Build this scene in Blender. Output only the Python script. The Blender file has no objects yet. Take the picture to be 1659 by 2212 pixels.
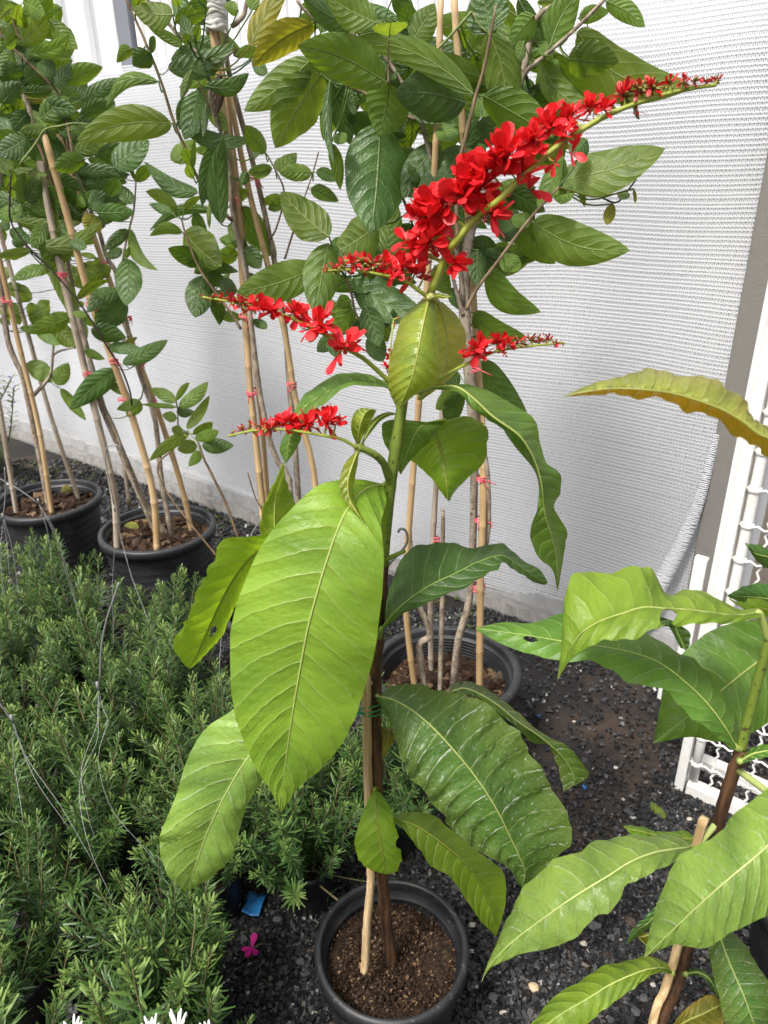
import bpy, math, random
import numpy as np
from mathutils import Vector, Matrix

# ------------------------------------------------------------------ camera
scene = bpy.context.scene
FPX = 1597.0            # focal length in units of a 1659 x 2212 picture
CX, CY = 829.5, 1106.0
PITCH, ROLL, CAMH = math.radians(25.0), math.radians(1.0), 1.5
F_ = Vector((0, math.cos(PITCH), -math.sin(PITCH)))
R0, U0 = Vector((1, 0, 0)), Vector((0, math.sin(PITCH), math.cos(PITCH)))
R_ = R0 * math.cos(ROLL) - U0 * math.sin(ROLL)
U_ = U0 * math.cos(ROLL) + R0 * math.sin(ROLL)
CAM = Vector((0, 0, CAMH))
cd = bpy.data.cameras.new("camera")
cam = bpy.data.objects.new("camera", cd)
scene.collection.objects.link(cam)
m3 = Matrix((R_, U_, -F_)).transposed()
cam.matrix_world = Matrix.Translation(CAM) @ m3.to_4x4()
cd.sensor_fit = 'VERTICAL'
cd.sensor_height = 36.0
cd.lens = 36.0 * FPX / 2212.0
cd.clip_start, cd.clip_end = 0.02, 500.0
cd.dof.use_dof = True
cd.dof.focus_distance = 1.15
cd.dof.aperture_fstop = 9.0
scene.camera = cam

# ------------------------------------------------------------------ light
SUN_EL, SUN_AZ = math.radians(58), math.radians(-138)   # azimuth from +Y towards +X
world = bpy.data.worlds.new("World")
scene.world = world
world.use_nodes = True
wn = world.node_tree
sky = wn.nodes.new("ShaderNodeTexSky")
sky.sky_type = 'NISHITA'
sky.sun_disc = False
sky.sun_elevation = SUN_EL
sky.sun_rotation = SUN_AZ
sky.air_density, sky.dust_density, sky.ozone_density = 1.0, 5.0, 0.6
bg = wn.nodes["Background"]
bg.inputs[1].default_value = 0.11
hsv = wn.nodes.new('ShaderNodeHueSaturation')
hsv.inputs['Saturation'].default_value = 0.45      # thin white overcast
wn.links.new(sky.outputs[0], hsv.inputs['Color'])
wn.links.new(hsv.outputs[0], bg.inputs[0])
sd = bpy.data.lights.new("sun", 'SUN')
sd.energy, sd.angle, sd.color = 2.4, math.radians(12), (1.0, 0.965, 0.91)
sun = bpy.data.objects.new("sun", sd)
scene.collection.objects.link(sun)
sdir = Vector((math.sin(SUN_AZ) * math.cos(SUN_EL), math.cos(SUN_AZ) * math.cos(SUN_EL), math.sin(SUN_EL)))
sun.rotation_euler = sdir.to_track_quat('Z', 'Y').to_euler()
sun.location = (0, 0, 6)
scene.view_settings.view_transform = 'Standard'
scene.view_settings.look = 'None'
scene.view_settings.exposure = 0.86
scene.view_settings.gamma = 1.0
scene.view_settings.use_curve_mapping = False
scene.render.engine = 'CYCLES'
scene.render.resolution_x, scene.render.resolution_y = 768, 1024
scene.cycles.max_bounces = 8
scene.cycles.transparent_max_bounces = 8

# ------------------------------------------------------------------ helpers
rng = random.Random(7)
COL = scene.collection

def ray(px, py):
    return F_ + R_ * ((px - CX) / FPX) + U_ * ((CY - py) / FPX)

def P(px, py, t):                     # point at camera depth t
    return CAM + ray(px, py) * t

def PY(px, py, y):                    # point at world distance y
    d = ray(px, py)
    return CAM + d * (y / d.y)

def TY(px, py, y):
    return y / ray(px, py).y

def PG(px, py, h=0.0):                # point at height h
    d = ray(px, py)
    return CAM + d * ((h - CAMH) / d.z)

CROPS = {'v': (0, 0, 1), 'c1': (0, 0, .2315), 'c2': (0, 329.2, .2315), 'c3': (329.2, 0, .2315),
         'c4': (329.2, 329.2, .2315), 'c5': (658.3, 0, .2315), 'c6': (987.5, 0, .2976), 'c7': (658.3, 384, .3307),
         'd1': (0, 493.7, .3637), 'd3': (329.2, 987.5, .3637), 'd4': (713.2, 1206.9, .3637), 'd5': (411.5, 493.7, .3968),
         'd6': (932.6, 658.3, .4378), 'e5': (493.7, 1663.4, .3637), 'e6': (1014.9, 1261.8, .3882),
         'e7': (1014.9, 1663.4, .3882), 'g1': (1426.4, 603.5, .3472)}

def cv(c, x, y):
    ox, oy, s = CROPS[c]
    return ox + x * s, oy + y * s

def catmull(pts, n, closed=False):
    """pts: list of vectors (np arrays); returns n+1 samples, uniform in station index"""
    p = np.array([list(q) for q in pts], float)
    k = len(p)
    if k == 2:
        return np.array([p[0] + (p[1] - p[0]) * i / n for i in range(n + 1)])
    ext = np.vstack([2 * p[0] - p[1], p, 2 * p[-1] - p[-2]])
    out = []
    for i in range(n + 1):
        x = i / n * (k - 1)
        j = min(int(x), k - 2)
        f = x - j
        a, b, c, d = ext[j], ext[j + 1], ext[j + 2], ext[j + 3]
        out.append(.5 * (2 * b + (c - a) * f + (2 * a - 5 * b + 4 * c - d) * f * f + (-a + 3 * b - 3 * c + d) * f ** 3))
    return np.array(out)

def nrm(v):
    l = np.linalg.norm(v)
    return v / l if l > 1e-12 else v

def base_of(o):
    while o is not None:
        if o.name in BASES: return Vector(BASES[o.name])
        o = o.parent
    return Vector((0, 0, 0))

BASES = {}
class MB:
    """collects geometry for one mesh object"""
    def __init__(s):
        s.v, s.f, s.uv, s.uv2, s.mi, s.flat = [], [], [], [], [], set()
    def add(s, verts, faces, uv=None, uv2=None, mi=0, flat=False):
        o = len(s.v)
        s.v += [tuple(x) for x in verts]
        s.uv += [tuple(x) for x in uv] if uv is not None else [(0.5, 0.5)] * len(verts)
        s.uv2 += [tuple(x) for x in uv2] if uv2 is not None else [(0.5, 0.5)] * len(verts)
        for f in faces:
            if flat:
                s.flat.add(len(s.f))
            s.f.append(tuple(i + o for i in f))
            s.mi.append(mi)
        return s
    def tube(s, path, rad, n=8, caps=True, uvf=None, mi=0, bump=0.0, seed=0):
        p = np.array([list(q) for q in path], float)
        k = len(p)
        if not hasattr(rad, '__len__'):
            rad = [rad] * k
        rr = random.Random(seed)
        T = np.gradient(p, axis=0)
        T = np.array([nrm(t) for t in T])
        ref = np.array([0, 0, 1.0]) if abs(T[0][2]) < .9 else np.array([1.0, 0, 0])
        N = nrm(np.cross(T[0], ref))
        vs, uv, fs = [], [], []
        L = 0
        for i in range(k):
            N = nrm(N - T[i] * np.dot(N, T[i]))
            B = np.cross(T[i], N)
            if i:
                L += np.linalg.norm(p[i] - p[i - 1])
            for j in range(n):
                a = 2 * math.pi * j / n
                r = rad[i] * (1 + bump * rr.uniform(-1, 1))
                vs.append(p[i] + (N * math.cos(a) + B * math.sin(a)) * r)
                uv.append((j / n, L) if uvf is None else uvf)
        for i in range(k - 1):
            for j in range(n):
                a, b = i * n + j, i * n + (j + 1) % n
                fs.append((a, b, b + n, a + n))
        if caps:
            vs += [p[0], p[-1]]
            uv += [uv[0], uv[-1]]
            for j in range(n):
                fs.append((k * n, (j + 1) % n, j))
                fs.append((k * n + 1, (k - 1) * n + j, (k - 1) * n + (j + 1) % n))
        return s.add(vs, fs, uv, uv, mi)
    def box(s, c, sx, sy, sz, M=None, mi=0):
        c = Vector(c)
        vs = []
        for dz in (-1, 1):
            for dx, dy in ((-1, -1), (1, -1), (1, 1), (-1, 1)):
                q = Vector((dx * sx / 2, dy * sy / 2, dz * sz / 2))
                if M is not None:
                    q = M @ q
                vs.append(c + q)
        fs = [(0, 3, 2, 1), (4, 5, 6, 7), (0, 1, 5, 4), (1, 2, 6, 5), (2, 3, 7, 6), (3, 0, 4, 7)]
        return s.add(vs, fs, mi=mi, flat=True)
    def lathe(s, c, prof, n=56, close=False, mi=0):
        vs, fs, uv = [], [], []
        k = len(prof)
        for i, (r, z) in enumerate(prof):
            for j in range(n):
                a = 2 * math.pi * j / n
                vs.append((c[0] + r * math.cos(a), c[1] + r * math.sin(a), c[2] + z))
                uv.append((j / n, z))
        for i in range(k - 1):
            for j in range(n):
                a, b = i * n + j, i * n + (j + 1) % n
                fs.append((a, b, b + n, a + n))
        if close:
            vs.append((c[0], c[1], c[2] + prof[-1][1])); uv.append((0, 0))
            for j in range(n):
                fs.append(((k - 1) * n + j, (k - 1) * n + (j + 1) % n, k * n))
        return s.add(vs, fs, uv, uv, mi)
    def build(s, name, mats, parent=None, smooth=True, base=None):
        me = bpy.data.meshes.new(name)
        b = Vector(base) if base is not None else (base_of(parent) if parent is not None else Vector((0, 0, 0)))
        vs = np.array(s.v, float) - np.array(b)
        me.from_pydata(vs.tolist(), [], s.f)
        if not isinstance(mats, (list, tuple)):
            mats = [mats]
        for m in mats:
            me.materials.append(m)
        nl = len(me.loops)
        li = np.empty(nl, np.int32)
        me.loops.foreach_get("vertex_index", li)
        for nm, src in (("UVMap", s.uv), ("Along", s.uv2)):
            lay = me.uv_layers.new(name=nm)
            lay.data.foreach_set("uv", np.array(src, np.float32)[li].ravel())
        sm = np.full(len(me.polygons), smooth)
        for i in s.flat:
            sm[i] = False
        me.polygons.foreach_set("use_smooth", sm)
        if any(s.mi):
            me.polygons.foreach_set("material_index", np.array(s.mi, np.int32))
        o = bpy.data.objects.new(name, me)
        COL.objects.link(o)
        if parent is not None:
            o.parent = parent
        else:
            o.location = b
        if parent is not None and base is not None:
            o.location = b - base_of(parent)
        return o

def tag(o, label, cat, group=None, kind=None):
    if label: o['label'] = label
    if cat: o['category'] = cat
    if group: o['group'] = group
    if kind: o['kind'] = kind
    return o

def thing(name, base, label, cat, group=None):
    o = bpy.data.objects.new(name, None)
    COL.objects.link(o)
    o.empty_display_size = 0.05
    o.location = base
    BASES[o.name] = tuple(base)
    return tag(o, label, cat, group)

# ------------------------------------------------------------------ materials
class NT:
    def __init__(s, name):
        s.m = bpy.data.materials.new(name)
        s.m.use_nodes = True
        s.t = s.m.node_tree
        s.p = s.t.nodes["Principled BSDF"]
        s.out = s.t.nodes["Material Output"]
    def n(s, typ, **kw):
        nd = s.t.nodes.new(typ)
        for k, v in kw.items():
            setattr(nd, k, v)
        return nd
    def l(s, a, b):
        s.t.links.new(a, b)
    def math(s, op, a, b=None, c=None, clamp=False):
        nd = s.n("ShaderNodeMath", operation=op, use_clamp=clamp)
        for i, x in enumerate((a, b, c)):
            if x is None: continue
            if isinstance(x, (int, float)): nd.inputs[i].default_value = x
            else: s.l(x, nd.inputs[i])
        return nd.outputs[0]
    def mix(s, fac, a, b, blend='MIX'):
        nd = s.n("ShaderNodeMix", data_type='RGBA', blend_type=blend)
        for i, x in ((0, fac), (6, a), (7, b)):
            if isinstance(x, (int, float)): nd.inputs[i].default_value = x
            elif isinstance(x, tuple): nd.inputs[i].default_value = (*x[:3], 1)
            else: s.l(x, nd.inputs[i])
        return nd.outputs[2]
    def noise(s, vec, scale, detail=3, rough=.55):
        nd = s.n("ShaderNodeTexNoise")
        nd.inputs["Scale"].default_value = scale
        nd.inputs["Detail"].default_value = detail
        nd.inputs["Roughness"].default_value = rough
        if vec is not None: s.l(vec, nd.inputs["Vector"])
        return nd.outputs[0]
    def ramp(s, fac, stops):
        nd = s.n("ShaderNodeValToRGB")
        e = nd.color_ramp.elements
        while len(e) < len(stops): e.new(0.5)
        for q, (p, c) in zip(e, stops):
            q.position = p
            q.color = (*c, 1) if isinstance(c, tuple) else (c, c, c, 1)
        s.l(fac, nd.inputs[0])
        return nd.outputs[0]
    def sstep(s, x, lo, hi):
        nd = s.n("ShaderNodeMapRange", interpolation_type='SMOOTHSTEP')
        nd.inputs[1].default_value, nd.inputs[2].default_value = lo, hi
        nd.inputs[3].default_value, nd.inputs[4].default_value = 0, 1
        s.l(x, nd.inputs[0])
        return nd.outputs[0]
    def coord(s, which="Object"):
        return s.n("ShaderNodeTexCoord").outputs[which]
    def bump(s, h, strength, dist=0.002):
        nd = s.n("ShaderNodeBump")
        nd.inputs["Strength"].default_value = strength
        nd.inputs["Distance"].default_value = dist
        s.l(h, nd.inputs["Height"])
        return nd.outputs[0]
    def principled(s, col=None, rough=.6, spec=.4, normal=None):
        if isinstance(col, tuple): s.p.inputs["Base Color"].default_value = (*col, 1)
        elif col is not None: s.l(col, s.p.inputs["Base Color"])
        if isinstance(rough, (int, float)): s.p.inputs["Roughness"].default_value = rough
        else: s.l(rough, s.p.inputs["Roughness"])
        s.p.inputs["Specular IOR Level"].default_value = spec
        if normal is not None: s.l(normal, s.p.inputs["Normal"])
        return s.m

def leaf_material(name, base, trans, vein, gloss=.42, spec=.45, tfac=.34, curve=1.25, net=0.5, dust=0.0, blotch=None, edge=None, veinw=.06, tipcol=None, bumpk=.55, ribw=1.0, vk=.72):
    g = NT(name)
    uv = g.n("ShaderNodeUVMap", uv_map="UVMap").outputs[0]
    al = g.n("ShaderNodeUVMap", uv_map="Along").outputs[0]
    sp = g.n("ShaderNodeSeparateXYZ"); g.l(uv, sp.inputs[0])
    sa = g.n("ShaderNodeSeparateXYZ"); g.l(al, sa.inputs[0])
    x, y = sp.outputs[0], sp.outputs[1]
    u = sa.outputs[0]
    av = g.math('ABSOLUTE', y)
    nz = g.noise(uv, 1.3, 2)
    ph = g.math('SUBTRACT', x, g.math('MULTIPLY', g.math('POWER', av, 1.35), curve))
    ph = g.math('ADD', ph, g.math('MULTIPLY', g.math('SUBTRACT', nz, .5), .35))
    # the two halves of a blade carry their veins slightly out of step
    ph = g.math('ADD', ph, g.math('MULTIPLY', g.math('GREATER_THAN', y, 0.0), .4))
    fr = g.math('FRACT', ph)
    d = g.math('MINIMUM', fr, g.math('SUBTRACT', 1.0, fr))
    vm = g.math('SUBTRACT', 1.0, g.sstep(d, veinw * .3, veinw))
    vm = g.math('MULTIPLY', vm, g.math('SUBTRACT', 1.0, g.math('MULTIPLY', av, .5)))
    mr = g.math('SUBTRACT', 1.0, g.sstep(av, .015 * ribw, .045 * ribw))
    vo = g.n("ShaderNodeTexVoronoi", feature='DISTANCE_TO_EDGE')
    mp = g.n("ShaderNodeMapping"); mp.inputs["Scale"].default_value = (3.2, 9.0, 1)
    cb = g.n("ShaderNodeCombineXYZ"); g.l(ph, cb.inputs[0]); g.l(y, cb.inputs[1])
    g.l(cb.outputs[0], mp.inputs[0]); g.l(mp.outputs[0], vo.inputs["Vector"])
    vo.inputs["Scale"].default_value = 1.0
    fine = g.math('SUBTRACT', 1.0, g.sstep(vo.outputs["Distance"], 0.0, .13))
    rnd = g.n("ShaderNodeObjectInfo").outputs["Random"]
    hs = g.n("ShaderNodeHueSaturation")
    g.l(g.math('ADD', .488, g.math('MULTIPLY', rnd, .024)), hs.inputs["Hue"])
    g.l(g.math('ADD', .82, g.math('MULTIPLY', rnd, .36)), hs.inputs["Value"])
    big = g.noise(uv, .45, 3)
    dk = tuple(c * .72 for c in base)
    lt = (base[0] * 1.32, base[1] * 1.16, base[2] * 1.05)
    col = g.mix(g.sstep(big, .3, .7), dk, lt)
    if tipcol is not None:
        col = g.mix(g.math('MULTIPLY', g.sstep(g.math('ADD', g.math('MULTIPLY', av, .7), g.math('MULTIPLY', big, .6)), .45, 1.05), .8), col, tipcol)
    if edge is not None:
        e = g.math('ADD', av, g.math('MULTIPLY', g.math('SUBTRACT', g.noise(uv, 5, 4), .5), .7))
        e = g.math('ADD', e, g.math('MULTIPLY', g.math('SUBTRACT', u, .62), .55))
        col = g.mix(g.sstep(e, .74, .86), col, edge)
    g.l(col, hs.inputs["Color"])
    col = hs.outputs[0]
    col = g.mix(g.math('MULTIPLY', fine, .12 * net), col, vein)
    vcol = g.math('MAXIMUM', g.math('MULTIPLY', vm, vk), g.math('MULTIPLY', mr, .95))
    col = g.mix(vcol, col, vein)
    if blotch is not None:
        b = g.math('MULTIPLY', g.sstep(g.noise(uv, 1.15, 6, .75), .695, .73), g.sstep(g.noise(uv, 9.0, 3, .6), .35, .55))
        col = g.mix(g.math('MULTIPLY', b, .8), col, blotch)
    rough = g.math('ADD', gloss - .08, g.math('MULTIPLY', g.noise(uv, 1.7, 4, .65), .22))
    gloss0 = rough
    if dust > 0:
        ds = g.noise(uv, 7.0, 6, .75)
        dm = g.math('MULTIPLY', g.sstep(ds, .56, .70), dust)
        dm2 = g.math('MULTIPLY', g.math('MULTIPLY', vm, g.sstep(g.noise(uv, 2.1, 4), .5, .62)), dust * 1.2)
        dm = g.math('MAXIMUM', dm, dm2, clamp=True)
        col = g.mix(dm, col, (.62, .66, .60))
        rough = g.math('ADD', gloss0, g.math('MULTIPLY', dm, .4))
    # relief: puffed cells between sunken veins
    hgt = g.math('SUBTRACT', g.math('POWER', g.math('MULTIPLY', d, 2.0), .5), g.math('MULTIPLY', mr, .8))
    hgt = g.math('ADD', hgt, g.math('MULTIPLY', g.sstep(vo.outputs["Distance"], 0, .3), .22 * net))
    hgt = g.math('ADD', hgt, g.math('MULTIPLY', g.noise(uv, 3.5, 3), .5))
    nr = g.bump(hgt, bumpk, .0035)
    g.principled(col, rough, spec, nr)
    tr = g.n("ShaderNodeBsdfTranslucent")
    tcol = g.mix(vcol, trans, tuple(c * .8 for c in vein))
    tcol = g.mix(.25, tcol, g.mix(g.sstep(big, .3, .7), tuple(c * .7 for c in trans), trans))
    g.l(tcol, tr.inputs[0]); g.l(nr, tr.inputs["Normal"])
    ms = g.n("ShaderNodeMixShader"); ms.inputs[0].default_value = tfac
    g.l(g.p.outputs[0], ms.inputs[1]); g.l(tr.outputs[0], ms.inputs[2])
    g.l(ms.outputs[0], g.out.inputs[0])
    return g.m

LM = {
    'lime': leaf_material("leaf_lime", ribw=.5, vk=.36, base=(.19, .33, .036), trans=(.46, .64, .04), vein=(.58, .66, .20), gloss=.40, curve=1.5, net=.25, tfac=.42, blotch=(.30, .17, .08), veinw=.06, bumpk=.8),
    'pale': leaf_material("leaf_pale", ribw=.5, vk=.36, base=(.18, .31, .062), trans=(.40, .56, .05), vein=(.58, .66, .24), gloss=.34, curve=1.4, net=.3, tfac=.36, dust=.35, blotch=(.22, .15, .06), bumpk=.8),
    'mid': leaf_material("leaf_mid", ribw=.5, vk=.36, base=(.095, .205, .030), trans=(.30, .48, .03), vein=(.50, .58, .16), gloss=.38, curve=1.4, net=.3, tfac=.36, dust=.25),
    'deep': leaf_material("leaf_deep", ribw=.5, vk=.36, base=(.045, .125, .028), trans=(.20, .36, .025), vein=(.32, .42, .11), gloss=.36, curve=1.3, net=.4, dust=.2),
    'dusty': leaf_material("leaf_dusty", ribw=.5, vk=.36, base=(.070, .160, .030), trans=(.24, .40, .03), vein=(.46, .54, .17), gloss=.33, curve=1.2, net=.6, dust=.75, tipcol=(.085, .12, .02)),
    'olive': leaf_material("leaf_olive", (.135, .245, .025), (.46, .72, .025), (.34, .36, .07), gloss=.36, curve=1.3, net=.4, tfac=.5, dust=.15),
    'young': leaf_material("leaf_young", (.21, .31, .036), (.56, .68, .03), (.50, .52, .12), gloss=.26, spec=.6, curve=1.2, net=.2, tfac=.4, tipcol=(.22, .22, .03)),
    'youngpale': leaf_material("leaf_young_pale", (.34, .40, .10), (.70, .72, .06), (.52, .55, .20), gloss=.35, curve=1.2, net=.3, tfac=.4),
    'bronze': leaf_material("leaf_bronze", (.26, .34, .07), (.80, .57, .02), (.48, .50, .12), gloss=.25, spec=.6, curve=.9, net=.1, tfac=.45, tipcol=(.32, .25, .06)),
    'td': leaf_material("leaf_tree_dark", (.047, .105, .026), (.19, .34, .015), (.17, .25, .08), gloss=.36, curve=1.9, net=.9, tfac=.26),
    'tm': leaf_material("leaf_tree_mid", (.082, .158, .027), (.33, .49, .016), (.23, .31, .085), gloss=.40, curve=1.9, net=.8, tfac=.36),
    'tl': leaf_material("leaf_tree_light", (.092, .155, .033), (.34, .47, .025), (.42, .50, .17), gloss=.42, curve=1.9, net=.7, tfac=.45),  # lighter copy: backlighting put into the colour, plus pale-veined undersides
    'ty': leaf_material("leaf_tree_yellow", (.13, .16, .022), (.46, .42, .02), (.40, .42, .10), gloss=.45, curve=1.9, net=.5, tfac=.45, tipcol=(.30, .23, .03)),
    'tv': leaf_material("leaf_tree_scorched", (.045, .12, .025), (.20, .34, .02), (.25, .34, .10), gloss=.42, curve=1.9, net=.8, edge=(.52, .47, .17)),
    'dead': leaf_material("leaf_dead", (.10, .075, .055), (.12, .07, .03), (.07, .05, .04), gloss=.7, curve=1.9, net=.6, tfac=.12),
}

def stem_mat(name, c1, c2, scale=60, rough=.7, bump=.5, spots=None, stretch=.15):
    g = NT(name)
    mp = g.n("ShaderNodeMapping"); mp.inputs["Scale"].default_value = (1, 1, stretch)
    g.l(g.coord(), mp.inputs[0])
    a = g.noise(mp.outputs[0], scale, 5, .65)
    col = g.mix(g.sstep(a, .35, .65), c1, c2)
    if spots:
        b = g.noise(g.coord(), 130, 2)
        col = g.mix(g.sstep(b, .60, .68), col, spots)
    return g.principled(col, rough, .3, g.bump(a, bump, .002))

M = {}
M['greenstem'] = stem_mat("green_stem", (.12, .17, .025), (.18, .24, .04), 40, .45, .15, spots=(.07, .06, .02))
M['spikestem'] = stem_mat("spike_stem", (.26, .32, .04), (.32, .36, .06), 40, .5, .1)
M['brownstem'] = stem_mat("brown_stem", (.030, .014, .008), (.11, .055, .026), 90, .75, .9)
M['trunk'] = stem_mat("grey_trunk", (.17, .13, .095), (.37, .31, .24), 55, .8, .6, spots=(.09, .065, .045), stretch=.5)
M['twig'] = stem_mat("twig_bark", (.11, .075, .045), (.24, .17, .10), 70, .8, .4)
M['vine'] = stem_mat("dark_vine", (.015, .012, .010), (.04, .03, .022), 60, .7, .3)
M['vinegreen'] = stem_mat("green_vine", (.13, .18, .05), (.20, .24, .08), 60, .6, .2)
M['bamboo'] = stem_mat("bamboo_tan", (.36, .235, .115), (.54, .385, .21), 30, .5, .15, stretch=.05)
M['bamboogrey'] = stem_mat("bamboo_grey", (.26, .20, .15), (.46, .39, .31), 40, .7, .3, stretch=.1)
M['splitwood'] = stem_mat("split_wood", (.36, .24, .12), (.58, .43, .25), 120, .7, .5, stretch=.03)
M['pink'] = stem_mat("pink_twine", (.60, .08, .11), (.75, .16, .19), 200, .6, .3)
M['green_twine'] = stem_mat("green_twine", (.01, .16, .05), (.02, .25, .09), 200, .5, .1)

def pot_material(name, base):
    g = NT(name)
    c = g.coord()
    a = g.noise(c, 9, 5, .7)
    b = g.noise(c, 90, 3)
    col = g.mix(g.sstep(a, .45, .75), tuple(base), tuple(x * 1.8 + .008 for x in base))
    col = g.mix(g.math('MULTIPLY', g.sstep(b, .60, .75), .35), col, (.16, .14, .12))
    mud = g.math('MULTIPLY', g.sstep(g.noise(c, 22, 6, .75), .56, .72), .38)
    col = g.mix(mud, col, (.085, .072, .060))
    return g.principled(col, g.math('ADD', .36, g.math('MULTIPLY', a, .25)), .5, g.bump(b, .12, .001))
M['pot'] = pot_material("black_pot_plastic", (.011, .012, .014))
M['pot2'] = pot_material("matt_pot_plastic", (.022, .023, .026))

def soil_material(name, a, b, c):
    g = NT(name)
    co = g.coord()
    n1 = g.noise(co, 60, 6, .75)
    n2 = g.noise(co, 240, 3, .7)
    col = g.mix(g.sstep(n1, .35, .65), a, b)
    col = g.mix(g.sstep(n2, .60, .70), col, c)
    return g.principled(col, .9, .2, g.bump(g.math('ADD', n1, g.math('MULTIPLY', n2, .4)), 1.0, .006))
M['soil'] = soil_material("coir_soil", (.014, .009, .006), (.050, .031, .018), (.15, .10, .055))
def chip_material():
    g = NT("bark_chip")
    at = g.n("ShaderNodeAttribute", attribute_name="tone")
    n = g.noise(g.coord(), 120, 4, .7)
    col = g.ramp(at.outputs["Fac"], [(0, (.012, .007, .004)), (.5, (.035, .019, .011)), (.85, (.080, .044, .025)), (1, (.24, .16, .09))])
    col = g.mix(g.math('MULTIPLY', n, .5), col, (.02, .012, .008))
    return g.principled(col, .85, .2, g.bump(n, .6, .002))
M['chip'] = chip_material()
def gravel_material():
    g = NT("black_gravel")
    at = g.n("ShaderNodeAttribute", attribute_name="tone")
    n = g.noise(g.coord(), 260, 3, .6)
    col = g.ramp(at.outputs["Fac"], [(0, (.006, .0065, .008)), (.6, (.016, .017, .019)), (.90, (.042, .042, .044)), (.955, (.11, .10, .098)), (.982, (.10, .075, .055)), (.990, (.30, .30, .29)), (1, (.46, .46, .44))])
    col = g.mix(g.math('MULTIPLY', g.sstep(n, .5, .75), .3), col, (.09, .085, .08))
    return g.principled(col, .55, .45, g.bump(n, .4, .001))
M['gravel'] = gravel_material()
def ground_material():
    g = NT("damp_ground")
    co = g.coord()
    n1 = g.noise(co, 3.2, 5, .6)
    n2 = g.noise(co, 150, 4, .7)
    n3 = g.noise(co, 34, 4, .6)
    col = g.mix(g.sstep(n1, .45, .62), (.014, .013, .013), (.058, .040, .029))
    col = g.mix(g.sstep(n2, .58, .70), col, (.075, .070, .066))
    col = g.mix(g.math('MULTIPLY', g.sstep(n3, .4, .7), .5), col, (.022, .018, .016))
    return g.principled(col, .8, .35, g.bump(g.math('ADD', n2, n3), .9, .006))
M['ground'] = ground_material()

def paint(name, col, rough=.5, grime=(.3, .28, .25), amt=.4, scale=14, bump=.25):
    g = NT(name)
    c = g.coord()
    a = g.noise(c, scale, 5, .7)
    b = g.noise(c, scale * 12, 3, .6)
    k = g.mix(g.math('MULTIPLY', g.sstep(a, .5, .8), amt), col, grime)
    return g.principled(k, rough, .4, g.bump(g.math('ADD', a, b), bump, .002))
M['white_metal'] = paint("white_sheet_metal", (.80, .80, .80), .42, (.55, .55, .56), .35, 6, .1)
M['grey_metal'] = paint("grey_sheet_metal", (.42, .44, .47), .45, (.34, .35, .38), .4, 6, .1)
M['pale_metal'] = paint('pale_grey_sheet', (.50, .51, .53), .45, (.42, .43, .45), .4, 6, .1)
M['backing'] = paint('grey_backing_sheet', (.45, .46, .49), .6, (.38, .39, .42), .5, 4, .1)
M['dark_metal'] = paint("dark_grey_metal", (.20, .21, .24), .5, (.14, .14, .16), .4, 6, .1)  # the wall post's own dark grey
M['gate_white'] = paint("gate_white_paint", (.78, .77, .74), .5, (.50, .44, .38), .5, 30, .6)
M['concrete'] = paint("grey_concrete", (.20, .19, .175), .9, (.17, .16, .15), .7, 26, .8)
M['curb'] = paint("rough_curb_concrete", (.22, .21, .20), .9, (.12, .11, .10), .8, 18, 1.0)
M['curb_white'] = paint("whitewashed_curb", (.28, .28, .28), .85, (.10, .10, .10), .8, 20, .8)
M['board'] = paint("weathered_board", (.20, .17, .14), .8, (.08, .07, .06), .6, 14, .6)
M['wire'] = paint("galvanised_wire", (.28, .28, .285), .35, (.25, .23, .2), .5, 60, .2)
M['wire'].node_tree.nodes["Principled BSDF"].inputs["Metallic"].default_value = .35
M['blue'] = paint("blue_plastic", (.02, .16, .42), .4, (.10, .32, .55), .5, 60, .2)
M['magenta'] = paint("magenta_petal", (.55, .015, .24), .5, (.40, .01, .16), .4, 90, .2)
M['whiteleaf'] = paint("white_leaf", (.80, .82, .80), .6, (.6, .65, .6), .3, 50, .2)
M['tape'] = paint("white_cloth_tape", (.66, .64, .60), .8, (.45, .42, .38), .5, 60, .6)
M['pebble'] = paint("pale_pebble", (.46, .42, .36), .7, (.30, .24, .18), .6, 60, .4)
M['greypebble'] = paint("grey_pebble", (.10, .10, .10), .7, (.06, .06, .06), .6, 80, .5)
M['beige'] = paint("beige_pebble", (.50, .38, .24), .6, (.36, .25, .15), .5, 60, .3)
M['violet'] = paint("violet_flower", (.12, .05, .35), .6, (.08, .03, .25), .4, 60, .1)

def net_material():
    g = NT("white_knit_net")
    g.principled((.78, .79, .81), .55, .3)
    tr = g.n("ShaderNodeBsdfTranslucent"); tr.inputs[0].default_value = (.80, .81, .82, 1)
    ms = g.n("ShaderNodeMixShader"); ms.inputs[0].default_value = .3
    g.l(g.p.outputs[0], ms.inputs[1]); g.l(tr.outputs[0], ms.inputs[2]); g.l(ms.outputs[0], g.out.inputs[0])
    return g.m
M['net'] = net_material()

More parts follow.
